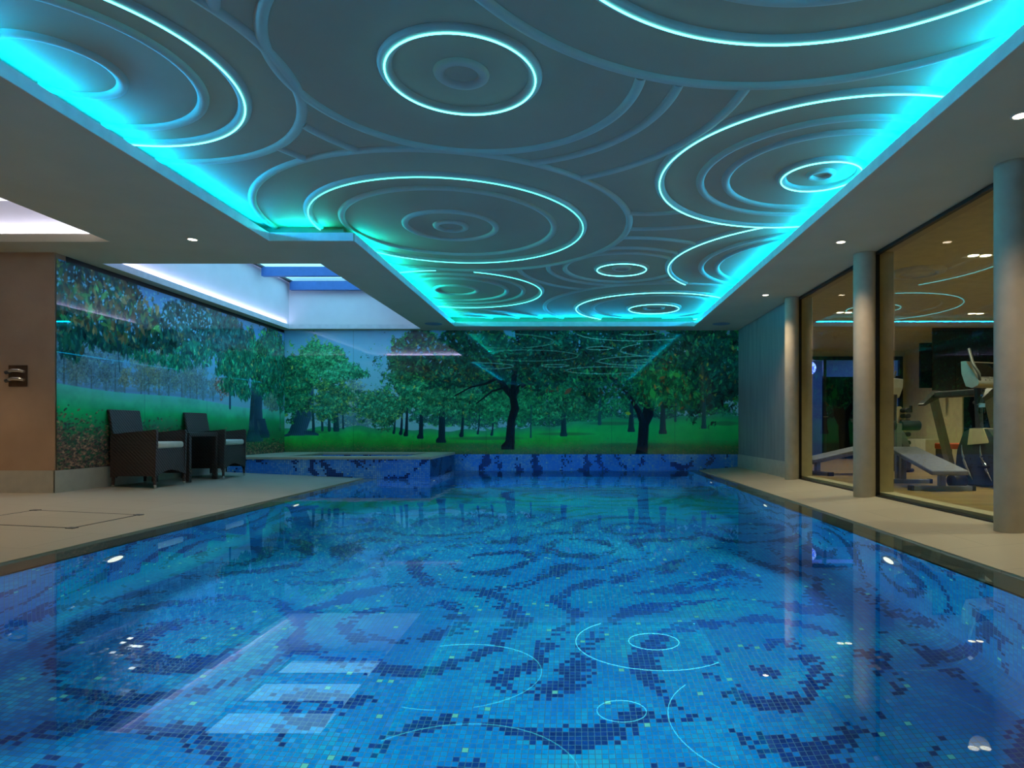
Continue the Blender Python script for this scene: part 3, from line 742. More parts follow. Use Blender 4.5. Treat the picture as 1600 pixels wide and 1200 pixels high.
# exercise bikes
def bike():
    t = thing('exercise_bike', '', 'exercise bike', group='exercise bikes in the gym')
    mb = MB()  # fairing: rounded shroud
    out = [(-.34, .02), (-.36, .2), (-.33, .45), (-.24, .68), (-.10, .74), (.10, .72), (.26, .52), (.42, .3), (.46, .1), (.44, .02)]
    mb.prism(out, 'y', -.11, .11); mb.build('shroud', M['dgrey'], t, .04, 3)
    mb = MB(); mb.prism([(-.17, .52), (-.14, .73), (.05, .73), (.12, .55)], 'y', -.125, .125); mb.build('top_cover', M['cream'], t, .02)
    for dx in (0., .26):
        mb = MB(); pts = [(-.22 + dx + .17 * (1 - math.cos(q)) - .03, -.125, .52 - .44 * (q / 1.5)) for q in [1.5 * k / 14 for k in range(15)]]
        mb.tube(pts, [.004 + .016 * math.sin(PI * k / 14) for k in range(15)], 8); mb.build('silver_crescent', M['chrome'], t)
    mb = MB(); mb.tube([(-.10, 0, .68), (-.13, 0, 1.30)], .045, 14); mb.build('console_post', M['dgrey'], t)
    mb = MB(); mb.prism([(.02, 1.23), (.10, 1.26), (.115, 1.30), (-.07, 1.575), (-.14, 1.575), (-.13, 1.42), (-.07, 1.26)], 'y', -.27, .27)
    con = mb.build('console', M['silver'], t, .03, 4)
    def fp(u, y, e_=.005): return (.115 - .185 * u + .83 * e_, y, 1.30 + .275 * u + .56 * e_)
    q4 = [fp(.22, -.225), fp(.22, .225), fp(.93, .19), fp(.93, -.19)]
    mb = MB(); mb.face(q4); mb.build('display', M['dark_glass'], con)
    mb = MB(); mb.tube(q4, .007, 8, closed=True); mb.build('display_trim', M['silver'], con)
    for i_ in range(5):
        mb = MB(); mb.cyl(fp(.11, -.14 + .07 * i_, -.005), fp(.11, -.14 + .07 * i_, .012), .012, n=10); mb.build('button', M['silver'], con)
    for s in (-1, 1):
        mb = MB(); mb.tube([(-.04, s * .17, 1.32), (.10, s * .24, 1.33), (.13, s * .29, 1.40), (.08, s * .33, 1.53), (.0, s * .30, 1.72)], [.017, .017, .018, .019, .018], 10)
        mb.build('handlebar', M['greymetal'], t)
    mb = MB(); mb.tube([(.32, 0, .4), (.44, 0, .82)], .035, 12); mb.build('seat_post', M['greymetal'], t)
    mb = MB(); mb.prism([(.30, .82), (.58, .84), (.60, .90), (.32, .87)], 'y', -.11, .11); mb.build('saddle', M['rubber'], t, .03, 3)
    mb = MB(); mb.tube([(.05, -.12, .38), (.05, -.17, .38), (.13, -.17, .26)], .014, 8); cr = mb.build('crank', M['chrome'], t)
    mb = MB(); mb.box(.08, .18, -.26, -.17, .24, .27); mb.build('pedal', M['rubber'], cr, .006)
    for x in (-.3, .42):
        mb = MB(); mb.cyl((x, -.26, .03), (x, .26, .03), .03, n=12); mb.build('floor_bar', M['rubber'], t)
    mb = MB(); mb.tube([(-.026 + .045 * math.cos(q), -.066 + .045 * math.sin(q), 1.03) for q in [2 * PI * k / 16 for k in range(16)]], .004, 6, closed=True); mb.build('bottle_cage', M['greymetal'], t)
    return t
k1 = bike(); k1.rotation_euler = (0, 0, -1.25); k1.location = (5.17, 8.08, ZG); k1['label'] = 'exercise bike with silver console and curved chrome trims behind the nearer gym window'
k2 = copy_tree(k1); k2.location = (5.28, 10.9, ZG); k2.rotation_euler = (0, 0, 2.2); k2['label'] = 'exercise bike mostly hidden behind the pillar between the two gym windows'
t = thing('water_bottle', 'clear plastic water bottle with blue cap held on the exercise bike post', 'bottle', (5.10, 8.07, ZG + .92))
mb = MB(); mb.lathe([(.0005, 0), (.033, .0), (.036, .02), (.034, .05), (.036, .08), (.033, .10), (.036, .13), (.034, .16), (.02, .20), (.013, .215)], n=24); mb.build('body', pane('bottle_plastic', (.8, .93, 1), 1.5, .1), t)
mb = MB(); mb.lathe([(.0365, .075), (.0365, .125)], n=24); mb.build('label_band', plain('bottle_label', srgb((120, 180, 220)), .4), t)
mb = MB(); mb.lathe([(.015, .213), (.015, .236), (.0005, .237)], n=18); mb.build('cap', plain('blue_cap', srgb((40, 120, 220)), .4), t)

# treadmill
t = thing('treadmill', 'grey treadmill with two slanted uprights behind the exercise bike', 'treadmill', (6.4, 9.95, ZG), math.atan2(.5, .87))
mb = MB(); mb.box(-.45, 1.0, -.36, .36, .04, .17); mb.build('deck', M['dgrey'], t, .02)
mb = MB(); mb.box(-.2, .98, -.24, .24, .17, .176); mb.build('belt', M['rubber'], t)
for s in (-1, 1):
    mb = MB(); mb.prism([(-.40, .1), (-.26, .1), (-.74, 1.22), (-.86, 1.22)], 'y', s * .40 - .04, s * .40 + .04); mb.build('upright', M['greymetal'], t, .015)
    mb = MB(); mb.prism([(-1.12, 1.10), (-1.1, 1.07), (-.70, 1.2), (-.50, 1.3), (-.74, 1.32)], 'y', s * .40 - .045, s * .40 + .045); mb.build('hand_rail', M['dgrey'], t, .015)
mb = MB(); mb.box(-.86, -.66, -.36, .36, 1.2, 1.3); mb.build('console', M['dgrey'], t, .02)
# flat bench with red pad
t = thing('weight_bench', 'low weight bench with a red vinyl pad under the dark glass panel', 'bench', (6.5, 11.0, ZG))
mb = MB(); mb.box(-.28, .3, -.15, .15, .38, .48); mb.build('pad', M['red'], t, .02, 3)
for x in (-.2, .22):
    mb = MB(); mb.box(x - .04, x + .04, -.18, .18, 0, .38); mb.build('leg', M['dgrey'], t, .005)
# gym ceiling fittings
t = thing('ceiling_grille', 'round ventilation grille on the gym ceiling behind the nearer window', 'vent', (4.13, 7.76, ZCEIL))
mb = MB(); mb.lathe([(.20, -.0), (.20, -.045), (.30, -.03), (.31, -.0)], n=48); mb.build('outer_ring', M['white'], t)
mb = MB(); mb.lathe([(.0005, -.03), (.185, -.03), (.19, -.0)], n=48); mb.build('centre_cap', M['white'], t)
for i, (x, y, l_) in enumerate(((4.43, 7.05, 'rectangular twin spotlight in the gym ceiling nearest the camera'), (4.39, 10.5, 'rectangular twin spotlight in the gym ceiling behind the farther window'),
                               (6.6, 10.6, 'rectangular twin spotlight in the gym ceiling left of the dark glass panel'), (6.3, 13.6, 'rectangular twin spotlight at the far end of the gym ceiling'))):
    t = thing('twin_spotlight', l_, 'light', (x, y, ZCEIL))
    mb = MB(); rect_ring(mb, (-.15, .15, -.08, .08), (-.135, .135, -.065, .065), -.006, 0); mb.build('frame', M['white'], t)
    for s in (-1, 1):
        mb = MB(); mb.disc((s * .067, 0, -.003), .055, False, 20); mb.build('lamp_face', M['lamp_gym'], t)

# ------------------------------------------------------------------ the printed murals
rg = np.random.default_rng(11)
def smooth_noise(h, w, cell, seed):
    r = np.random.default_rng(seed); gh, gw = int(h / cell) + 3, int(w / cell) + 3
    g = r.random((gh, gw)); y = np.arange(h) / cell; x = np.arange(w) / cell
    yi, xi = y.astype(int), x.astype(int); fy, fx = (y - yi)[:, None], (x - xi)[None, :]
    fy = fy * fy * (3 - 2 * fy); fx = fx * fx * (3 - 2 * fx)
    a = g[np.ix_(yi, xi)]; b = g[np.ix_(yi, xi + 1)]; c = g[np.ix_(yi + 1, xi)]; d_ = g[np.ix_(yi + 1, xi + 1)]
    return (a * (1 - fx) + b * fx) * (1 - fy) + (c * (1 - fx) + d_ * fx) * fy
def fbm(h, w, cell, seed):
    return (smooth_noise(h, w, cell, seed) * .5 + smooth_noise(h, w, cell / 2, seed + 1) * .27 + smooth_noise(h, w, cell / 4, seed + 2) * .15 + smooth_noise(h, w, max(1.2, cell / 8), seed + 3) * .08)
class Print:
    """a picture in photo-like units: u from u0 to u1 (right), v from v0 (top) to v1 (bottom); s samples per unit"""
    def __init__(s, u0, u1, v0, v1, sc):
        s.u0, s.u1, s.v0, s.v1, s.s = u0, u1, v0, v1, sc
        s.W = int((u1 - u0) * sc); s.H = int((v1 - v0) * sc); s.a = np.zeros((s.H, s.W, 3))
        s.U = u0 + (np.arange(s.W)[None, :] + .5) / sc + np.zeros((s.H, 1)); s.V = v0 + (np.arange(s.H)[:, None] + .5) / sc + np.zeros((1, s.W))
    def over(s, mask, col, al=1.):
        m = (mask * al)[..., None]; s.a = s.a * (1 - m) + np.array(col, float) * m
    def patch(s, u, v, r):
        x0 = int(max(0, (u - r - s.u0) * s.s)); x1 = int(min(s.W, (u + r - s.u0) * s.s + 2)); y0 = int(max(0, (v - r - s.v0) * s.s)); y1 = int(min(s.H, (v + r - s.v0) * s.s + 2))
        return (x0, x1, y0, y1) if x1 > x0 and y1 > y0 else None
    def leaf(s, u, v, L, Wd, ang, col, al=1.):
        p = s.patch(u, v, L)
        if not p: return
        x0, x1, y0, y1 = p; U = s.U[y0:y1, x0:x1] - u; V = s.V[y0:y1, x0:x1] - v
        c, n = math.cos(ang), math.sin(ang); a = (U * c + V * n) / L; b = (-U * n + V * c) / Wd
        d = np.clip((1 - np.abs(a) ** 1.6 - np.abs(b)) * min(L, Wd * 2) * s.s * .8 + .2, 0, 1) * al
        s.a[y0:y1, x0:x1] += (np.array(col) - s.a[y0:y1, x0:x1]) * d[..., None]
    def limb(s, pts, col, rough=12):
        """tapered stroke: pts (u, v, width)"""
        for (a, b) in zip(pts, pts[1:]):
            u0, u1 = min(a[0] - a[2], b[0] - b[2]), max(a[0] + a[2], b[0] + b[2]); v0, v1 = min(a[1], b[1]) - 2, max(a[1], b[1]) + 2
            x0 = int(max(0, (u0 - s.u0) * s.s)); x1 = int(min(s.W, (u1 - s.u0) * s.s + 2)); y0 = int(max(0, (v0 - s.v0) * s.s)); y1 = int(min(s.H, (v1 - s.v0) * s.s + 2))
            if x1 <= x0 or y1 <= y0: continue
            U = s.U[y0:y1, x0:x1]; V = s.V[y0:y1, x0:x1]; dx, dy = b[0] - a[0], b[1] - a[1]; L2 = dx * dx + dy * dy + 1e-9
            q = np.clip(((U - a[0]) * dx + (V - a[1]) * dy) / L2, 0, 1); d = np.hypot(U - a[0] - q * dx, V - a[1] - q * dy)
            w = (a[2] + (b[2] - a[2]) * q) / 2; m = np.clip((w - d) * s.s + .5, 0, 1)[..., None]
            side = ((U - a[0]) * -dy + (V - a[1]) * dx) / (np.hypot(dx, dy) + 1e-9) / (w + .1)
            st = np.sin(U * 2.1 + np.sin(V * .35) * 2) * rough * .5 + side * rough * .6
            s.a[y0:y1, x0:x1] = s.a[y0:y1, x0:x1] * (1 - m) + (np.array(col) + st[..., None] * np.array((.6, 1, 1))) * m
    def crown(s, cu, cv, ru, rv, n, pal, L, seed, al=1., dens=1., hang=.0, fill=None, edge=.25):
        """mass of foliage: ragged outline with gaps, clumps lit from above, then single leaves"""
        r = np.random.default_rng(seed); pal = np.array(pal, float); sc = s.s
        x0 = int(max(0, (cu - ru * 1.5 - s.u0) * sc)); x1 = int(min(s.W, (cu + ru * 1.5 - s.u0) * sc)); y0 = int(max(0, (cv - rv * 1.5 - s.v0) * sc)); y1 = int(min(s.H, (cv + rv * 1.5 - s.v0) * sc))
        if x1 - x0 < 4 or y1 - y0 < 4: return
        h, w = y1 - y0, x1 - x0; U = (s.U[y0:y1, x0:x1] - cu) / ru; V = (s.V[y0:y1, x0:x1] - cv) / rv
        cell = max(5, min(ru, rv) * .55) * sc
        big = fbm(h, w, cell, seed * 7 + 1); fine = fbm(h, w, max(3.0, L * sc * .9), seed * 7 + 2); tiny = smooth_noise(h, w, max(1.5, L * .28 * sc), seed + 3)
        q = U * U + V * V
        if fill is not None:
            m = 1.05 - q + (big - .5) * 2.4 + (fine - .5) * 1.6 + (tiny - .5) * .5
            holes = (fine * .55 + tiny * .45 - .5) * 3.2 + .95 * dens + np.clip(1 - q, 0, 1) * .5
            m = np.clip(m * 4, 0, 1) * np.clip(holes * 2.2, 0, 1) * al
            sh = np.roll(big, int(cell * .22), 0) - big       # clumps: lit on top, dark beneath
            t_ = np.clip(.40 + sh * 2.4 + (fine - .5) * 1.1 + (tiny - .5) * .9 - V * .12, 0, 1.25)
            base = np.array(fill, float); hi = pal[:4].max(0) * np.array((1.15, 1.2, .92))
            col = base * .6 + (hi - base * .6) * (t_[..., None] ** 1.5)
            s.a[y0:y1, x0:x1] = s.a[y0:y1, x0:x1] * (1 - m[..., None]) + col * m[..., None]
        for _ in range(int(n * .8)):
            x = r.normal(0, .62); y = r.normal(0, .58); d = math.hypot(x, y)
            if d > 1.05: continue
            iy = min(h - 1, max(0, int((cv + y * rv - s.v0) * sc) - y0)); ix = min(w - 1, max(0, int((cu + x * ru - s.u0) * sc) - x0))
            if 1.05 - d * d + (big[iy, ix] - .5) * 2.4 < .1: continue
            lum = .55 + 1.0 * np.clip(.4 + (big[max(0, iy - int(cell * .2)), ix] - big[iy, ix]) * -2.2 + (fine[iy, ix] - .5), 0, 1)
            c = pal[min(len(pal) - 1, int(abs(r.normal(0, .36)) * len(pal)))] * r.uniform(.6, 1.3) * lum
            l_ = L * r.uniform(.35, .85)
            s.leaf(cu + x * ru, cv + y * rv, l_, l_ * r.uniform(.28, .45), (PI / 2 + r.normal(0, .5)) if r.random() < hang else r.uniform(0, PI), c, al * r.uniform(.5, .95))
def grass(P, top, bot, shade, seed):
    """field below the horizon curve top(u)"""
    h = P.V - top(P.U); m = np.clip(h * P.s, 0, 1)
    nz = fbm(P.H, P.W, 26, seed); q = np.clip(h / (P.v1 - top(P.U) + 1e-6), 0, 1)
    col = np.zeros_like(P.a)
    for i in range(3):
        c = np.interp(q.ravel(), [s_[0] for s_ in bot], [s_[1][i] for s_ in bot]).reshape(q.shape); col[..., i] = c * (1 + (nz - .5) * shade)
    P.a = P.a * (1 - m[..., None]) + col * m[..., None]
GR = [(24, 104, 66), (34, 128, 78), (20, 78, 58), (62, 150, 84), (110, 140, 60)]
DG = [(10, 58, 48), (16, 80, 56), (8, 40, 38), (30, 108, 62), (92, 104, 40)]

def back_print():
    P = Print(440, 1160, 514, 714, 1.55)
    sky = (P.V - 514) / 140
    for i, (a_, b_) in enumerate(zip((84, 148, 172), (112, 172, 200))): P.a[..., i] = a_ + (b_ - a_) * np.clip(sky, 0, 1)
    P.a += (fbm(P.H, P.W, 60, 3)[..., None] - .5) * 10
    # misty far woods
    P.crown(540, 640, 60, 40, 1500, [(60, 130, 120), (80, 150, 120), (120, 150, 90)], 3, 21, .7, fill=(66, 130, 128))
    P.crown(740, 630, 170, 42, 4200, [(30, 110, 82), (46, 136, 84), (20, 86, 70)], 4, 22, .9, fill=(22, 92, 78))
    P.crown(960, 640, 210, 36, 3400, [(24, 112, 74), (34, 140, 84), (14, 80, 62)], 4, 23, .9, fill=(18, 88, 70))
    top = lambda u: 672 + 3 * np.sin(u * .02) - np.clip((u - 860) / 110, 0, 1) * 20 + 2 * np.sin(u * .11)
    P2 = [(0, (40, 132, 92)), (.25, (30, 156, 66)), (.55, (30, 136, 44)), (.8, (44, 100, 46)), (1, (44, 70, 46))]
    grass(P, top, P2, .35, 31)
    rr = np.clip((P.U - 880) / 80, 0, 1) * np.clip((P.V - 655) / 8, 0, 1) * np.clip((702 - P.V) / 12, 0, 1)
    P.over(rr, (20, 164, 86), .55)
    for (u, v, a_, b_) in ((885, 681, 46, 2.5), (760, 688, 60, 3), (1000, 700, 90, 5), (960, 664, 40, 3), (1140, 664, 20, 4), (720, 700, 80, 5), (480, 678, 30, 3)):
        q = ((P.U - u) / a_) ** 2 + ((P.V - v) / b_) ** 2; P.over(np.clip(1.3 - q, 0, 1), (40, 74, 50), .55)
    r = np.random.default_rng(5)
    for _ in range(5200):
        u = r.uniform(440, 1160); v = 714 - abs(r.normal(0, 9)); P.leaf(u, v, r.uniform(.5, 1.6), .6, r.uniform(0, 1), np.array([(84, 92, 52), (30, 60, 40), (120, 96, 60), (26, 110, 50)][r.integers(4)]), .55)
    # oak on the left
    dk = (14, 44, 58)
    P.limb([(452, 681, 12), (462, 676, 26), (470, 655, 25), (476, 635, 23), (480, 600, 14), (488, 560, 8)], (30, 62, 76), 26)
    P.limb([(468, 640, 12), (470, 600, 8), (476, 560, 6)], dk); P.limb([(482, 600, 8), (510, 575, 5), (540, 572, 3), (556, 578, 2)], dk)
    P.limb([(448, 682, 5), (440, 684, 3)], (30, 62, 76)); P.limb([(476, 678, 10), (494, 682, 3)], (30, 62, 76))
    for (u, v, w) in ((487, 676, 5), (501, 675, 4), (512, 675, 5), (523, 674, 10), (534, 672, 3)): P.limb([(u, v, w), (u - 1, 640, w * .6)], (20, 56, 58))
    P.crown(512, 628, 40, 34, 2600, [(30, 110, 76), (60, 136, 76), (96, 136, 60)], 4, 40, fill=(24, 92, 70))
    P.crown(496, 566, 42, 36, 5200, [(40, 140, 84), (56, 158, 92), (24, 104, 66), (90, 168, 96)], 4, 41, fill=(20, 92, 66), dens=1.2)
    P.crown(532, 580, 40, 15, 2000, [(40, 138, 90), (60, 160, 96), (26, 110, 72)], 4.5, 42)
    P.crown(455, 600, 26, 54, 2600, GR, 5, 43, fill=(16, 76, 60)); P.crown(560, 585, 20, 7, 500, GR, 4, 44)
    # middle group
    for (u, v0, v1, w) in ((626, 655, 680, 4), (634, 650, 682, 5), (657, 640, 686, 7), (690, 628, 692, 11), (615, 660, 679, 3), (722, 664, 683, 5), (770, 668, 682, 3), (748, 668, 680, 2.5)):
        P.limb([(u - 1, v1, w * 1.5), (u, v1 - 5, w), (u + 1, v0, w * .75), (u + 2, v0 - 40, w * .5)], (10, 36, 44))
    P.crown(656, 578, 50, 60, 7000, GR, 5, 50, fill=(16, 78, 62))
    P.crown(592, 640, 34, 30, 2200, [(34, 122, 84), (50, 140, 86), (90, 140, 70)], 4, 51, fill=(24, 98, 76))
    P.crown(720, 560, 120, 52, 9000, DG + GR[:2], 6, 52, fill=(10, 58, 52))
    P.crown(700, 630, 90, 24, 4200, GR, 5, 53, fill=None)
    P.crown(800, 640, 60, 26, 2400, [(24, 120, 72), (36, 140, 76), (16, 86, 58)], 4.5, 54)
    # trunk group right of the middle
    tk = (6, 20, 28)
    P.crown(960, 560, 220, 60, 9000, DG, 7, 60, fill=(8, 46, 46))
    P.crown(1110, 580, 70, 80, 5000, DG, 8, 61, fill=(6, 30, 36))
    for (u, v, w, v0) in ((883, 682, 9, 655), (990, 675, 9, 655), (1040, 678, 10, 652), (1105, 670, 7, 640), (940, 664, 5, 648), (831, 686, 2.5, 660), (1060, 660, 3, 650)):
        P.limb([(u, v, w * 1.3), (u, v - 5, w), (u, v0, w * .8), (u + 1, v0 - 25, w * .6)], (14, 46, 50) if w > 8 else (24, 70, 66))
    P.limb([(795, 703, 22), (798, 695, 15), (800, 660, 12), (806, 640, 13), (803, 622, 11), (790, 606, 10), (780, 590, 8), (768, 560, 5), (755, 530, 3)], tk, 6)
    P.limb([(803, 622, 9), (812, 606, 7), (832, 596, 5), (850, 585, 3.5)], tk, 6); P.limb([(806, 640, 8), (803, 610, 9), (806, 570, 8), (812, 540, 5), (808, 516, 4)], tk, 6)
    P.limb([(780, 590, 6), (760, 600, 4), (735, 606, 2.5), (710, 620, 2)], tk, 6); P.limb([(790, 606, 4), (770, 612, 3), (745, 632, 2)], tk, 6)
    P.limb([(1006, 716, 20), (1008, 700, 17), (1010, 665, 16), (1016, 650, 18), (1020, 625, 14), (1018, 590, 12), (1018, 550, 12), (1020, 516, 9)], tk, 6)
    P.limb([(1008, 662, 11), (1002, 645, 9), (992, 628, 7), (975, 605, 6), (955, 588, 5), (938, 568, 5), (918, 550, 4), (903, 536, 3), (880, 520, 2)], tk, 6)
    P.limb([(1020, 570, 7), (1036, 563, 5), (1050, 560, 4), (1075, 568, 3), (1100, 572, 2)], tk, 6); P.limb([(1018, 600, 6), (1040, 585, 4), (1060, 580, 2)], tk, 6)
    P.limb([(938, 568, 3), (945, 540, 3), (960, 520, 2)], tk, 6); P.limb([(955, 588, 3), (930, 592, 2), (905, 590, 1.6)], tk, 6)
    for i in range(60):    # twigs
        u, v = r.uniform(830, 1150), r.uniform(525, 640); a_ = r.uniform(-.6, .6); P.limb([(u, v, 1.4), (u + 18 * math.cos(a_), v + 18 * math.sin(a_), .6)], tk, 4)
    # gaps of sky between the leaves
    for i in range(420):
        u, v = r.normal(0, 1), r.normal(0, 1); c = [(700, 540, 60, 14), (948, 548, 34, 20), (1078, 548, 22, 14), (965, 612, 16, 10), (935, 560, 60, 24), (1110, 574, 30, 8)][r.integers(6)]
        P.leaf(c[0] + u * c[2], c[1] + v * c[3], r.uniform(1, 4.2), r.uniform(.6, 2.2), r.uniform(0, PI), (76, 150, 170), .8)
    P.crown(960, 590, 150, 44, 2600, [(20, 96, 58), (34, 124, 62), (10, 64, 50), (96, 66, 40)], 6.5, 70, hang=.5)
    P.crown(1050, 600, 70, 46, 2200, [(22, 104, 54), (44, 134, 60), (12, 70, 48), (120, 84, 36)], 7.5, 71, hang=.6)
    P.crown(990, 545, 120, 34, 1800, DG, 7, 72, hang=.5); P.crown(1115, 560, 50, 60, 1800, DG, 8, 73, hang=.4)
    P.crown(850, 560, 60, 50, 1600, DG, 6, 74); P.crown(770, 550, 70, 40, 1400, DG, 6, 75)
    P.crown(890, 640, 50, 16, 900, GR, 5, 76, hang=.5)
    P.leaf(1024, 616, 9, 5, 1.3, (44, 150, 60)); P.leaf(1062, 586, 7, 4, .4, (60, 150, 60)); P.leaf(985, 648, 5, 3, .2, (120, 160, 50)); P.leaf(890, 612, 8, 3.6, 2.4, (86, 66, 44))
    return P
def left_print():
    """units: u = centimetres along the wall from the near corner (0..547), v = centimetres down from the top (0..232)"""
    P = Print(0, 547, 0, 232, 1.25)
    for i, (a_, b_) in enumerate(zip((64, 124, 156), (96, 156, 180))): P.a[..., i] = a_ + (b_ - a_) * np.clip(P.V / 150, 0, 1)
    P.a += (fbm(P.H, P.W, 90, 3)[..., None] - .5) * 12
    r = np.random.default_rng(9)
    hz = lambda u: 136 + 2.0 * np.sin(u * .02) + u * .03
    for k in range(15):   # misty autumn trees
        u = 6 + k * 21 + r.uniform(-6, 6); R = r.uniform(14, 26) if k % 4 else 32; h_ = 136 - R * .9
        c = [(96, 122, 112), (112, 126, 96), (80, 116, 120)][r.integers(3)]
        P.limb([(u, 142, 3), (u, h_, 1.5)], (60, 88, 96), 4); P.crown(u, h_, R * .8, R, 380, [c, tuple(x * .9 for x in c)], 3.4, 100 + k, .55, fill=tuple(x * .96 for x in c), dens=.5)
    P.over(np.clip(1 - np.abs(P.V - 138) / 7, 0, 1) * (P.U < 330), (70, 110, 124), .6)
    grass(P, hz, [(0, (74, 168, 148)), (.12, (60, 166, 128)), (.3, (20, 146, 80)), (.5, (30, 104, 58)), (.75, (44, 56, 44)), (1, (38, 44, 40))], .3, 8)
    q = np.clip((P.U - 250) / 150, 0, 1) * np.clip((P.V - 165) / 10, 0, 1); P.over(q, (26, 118, 62), .5)
    for _ in range(9000):
        u = 547 * r.random() ** 1.5; v = 232 - abs(r.normal(0, 24)) * (1 - u / 900)
        if v < hz(u) + 20: continue
        P.leaf(u, v, r.uniform(1, 3.6), r.uniform(.6, 1.6), r.uniform(-.6, .6), np.array([(104, 84, 64), (66, 60, 52), (140, 112, 84), (40, 44, 44), (30, 74, 48)][r.integers(5)]) * r.uniform(.7, 1.1), .8)
    # right distance, red autumn tree
    P.crown(330, 120, 26, 20, 900, [(120, 84, 66), (96, 92, 70), (64, 104, 84)], 4, 140); P.limb([(350, 152, 6), (350, 100, 5)], (24, 60, 76), 6)
    P.crown(500, 134, 44, 20, 900, [(70, 120, 100), (96, 130, 90)], 3.5, 141, .8, fill=(80, 130, 128))
    # the old chestnut
    tb = (26, 52, 68)
    P.limb([(432, 206, 60), (436, 190, 52), (436, 150, 42), (440, 110, 40), (448, 84, 30), (440, 50, 16)], tb, 30)
    P.limb([(470, 200, 30), (462, 190, 30), (452, 170, 30)], tb, 20); P.limb([(410, 204, 16), (420, 194, 22)], tb, 20)
    P.limb([(440, 104, 24), (410, 84, 14), (370, 66, 9), (330, 58, 5), (290, 62, 3)], (14, 40, 50), 8); P.limb([(452, 90, 20), (480, 60, 12), (500, 36, 8)], (14, 40, 50), 8)
    P.limb([(440, 60, 12), (400, 36, 8), (360, 24, 5)], (14, 40, 50), 8); P.limb([(300, 70, 5), (262, 66, 3), (230, 80, 2)], (14, 40, 50), 8)
    P.limb([(528, 190, 2.4), (528, 140, 2)], (20, 50, 50), 4); P.crown(530, 134, 14, 16, 300, GR, 4, 142)
    LG = [(18, 92, 68), (26, 116, 76), (12, 66, 58), (48, 140, 84), (120, 120, 60)]
    P.crown(410, 62, 110, 46, 6200, LG, 7, 150, hang=.6, fill=(14, 62, 62)); P.crown(470, 92, 60, 40, 3200, LG, 7, 151, hang=.7)
    P.crown(360, 98, 50, 34, 2400, LG, 7, 152, hang=.6); P.crown(500, 60, 60, 60, 3600, LG, 6.5, 153, hang=.6, fill=(12, 58, 58))
    P.crown(532, 110, 22, 46, 1200, LG, 6, 154, hang=.7); P.crown(250, 64, 70, 30, 2600, LG, 7.5, 155, hang=.6)
    P.crown(300, 28, 130, 30, 4200, [(26, 74, 66), (34, 92, 76), (16, 56, 56), (96, 96, 60)], 7.5, 156, hang=.5, fill=(20, 66, 72)); P.crown(210, 92, 40, 14, 800, LG, 7, 157, hang=.7)
    P.crown(395, 124, 26, 16, 700, LG, 7, 158, hang=.7)
    # near canopy, top left
    NG = [(16, 60, 56), (22, 80, 58), (12, 44, 48), (70, 84, 54), (36, 110, 62)]
    P.crown(60, 34, 110, 44, 4600, NG, 11, 160, hang=.5, fill=(18, 52, 62)); P.crown(90, 78, 66, 18, 1300, NG, 9, 161, hang=.7); P.crown(20, 84, 26, 26, 700, NG, 10, 162, hang=.7)
    P.crown(165, 60, 50, 30, 1600, NG, 8, 163, hang=.6, fill=(16, 56, 60)); P.crown(150, 92, 40, 9, 420, LG, 6.5, 164, hang=.8)
    for _ in range(340):
        u, v = r.uniform(0, 300), abs(r.normal(0, 30)) + 4; P.leaf(u, v, r.uniform(1, 4), r.uniform(.8, 2.2), r.uniform(0, PI), (90, 168, 186), .8)
    P.crown(60, 40, 110, 40, 500, [(90, 84, 50), (60, 120, 60), (110, 96, 60)], 11, 165, hang=.5)
    P.limb([(90, 60, 1.6), (94, 88, 1.4), (97, 116, 1.2)], (16, 50, 56), 2)
    return P
KB = np.array((2.7, 2.3, 2.5))
def mural_mesh(name, P, place, cuts, parent):
    """one panel per cut; sample grid becomes a coloured vertex grid"""
    c = np.clip(P.a, 0, 255) / 255; c = np.where(c <= .04045, c / 12.92, ((c + .055) / 1.055) ** 2.4) * KB
    c = np.clip(c, .002, .92)
    for a, b in zip(cuts, cuts[1:]):
        x0, x1 = int(round(a * P.W)), min(P.W - 1, int(round(b * P.W)) - 0)
        sub = c[:, x0:x1 + 1]; h, w = sub.shape[:2]
        uu = (np.arange(x0, x0 + w)) / (P.W - 1); vv = np.arange(h) / (h - 1)
        sub = sub.copy(); sub[:, 0] *= .6; sub[:, -1] *= .6
        UU, VV = np.meshgrid(uu, vv); co = place(UU.ravel(), VV.ravel())
        me = bpy.data.meshes.new(name); n = w * h
        me.vertices.add(n); me.vertices.foreach_set('co', co.astype(np.float32).ravel())
        idx = np.arange(n).reshape(h, w); f = np.stack([idx[1:, :-1], idx[1:, 1:], idx[:-1, 1:], idx[:-1, :-1]], -1).reshape(-1, 4)
        m = len(f); me.loops.add(m * 4); me.loops.foreach_set('vertex_index', f.astype(np.int32).ravel())
        me.polygons.add(m); me.polygons.foreach_set('loop_start', np.arange(0, m * 4, 4, dtype=np.int32)); me.update(calc_edges=True)
        at = me.color_attributes.new('print', 'FLOAT_COLOR', 'POINT')
        rgba = np.ones((n, 4), np.float32); rgba[:, :3] = sub.reshape(-1, 3); at.data.foreach_set('color', rgba.ravel())
        me.materials.append(M['print']); me.validate()
        o = bpy.data.objects.new(name, me); C.objects.link(o); o.parent = parent
t = thing('glass_mural', 'wide printed glass mural of green park trees covering the back wall above the mosaic band', 'mural', (-1.2, YB - .012, 0))
X0, X1, Z0, Z1 = WL, WR - .08, .30, ZCEIL - .005
def place_b(u, v): return np.stack([X0 + (X1 - X0) * u + 1.2, np.zeros_like(u), Z1 + (Z0 - Z1) * v], -1)
cut = [0] + [((899 + (px - 899)) - 440) / 720 for px in (550, 658, 760, 860, 959, 1059)] + [1]
mural_mesh('glass_panel', back_print(), place_b, cut, t)
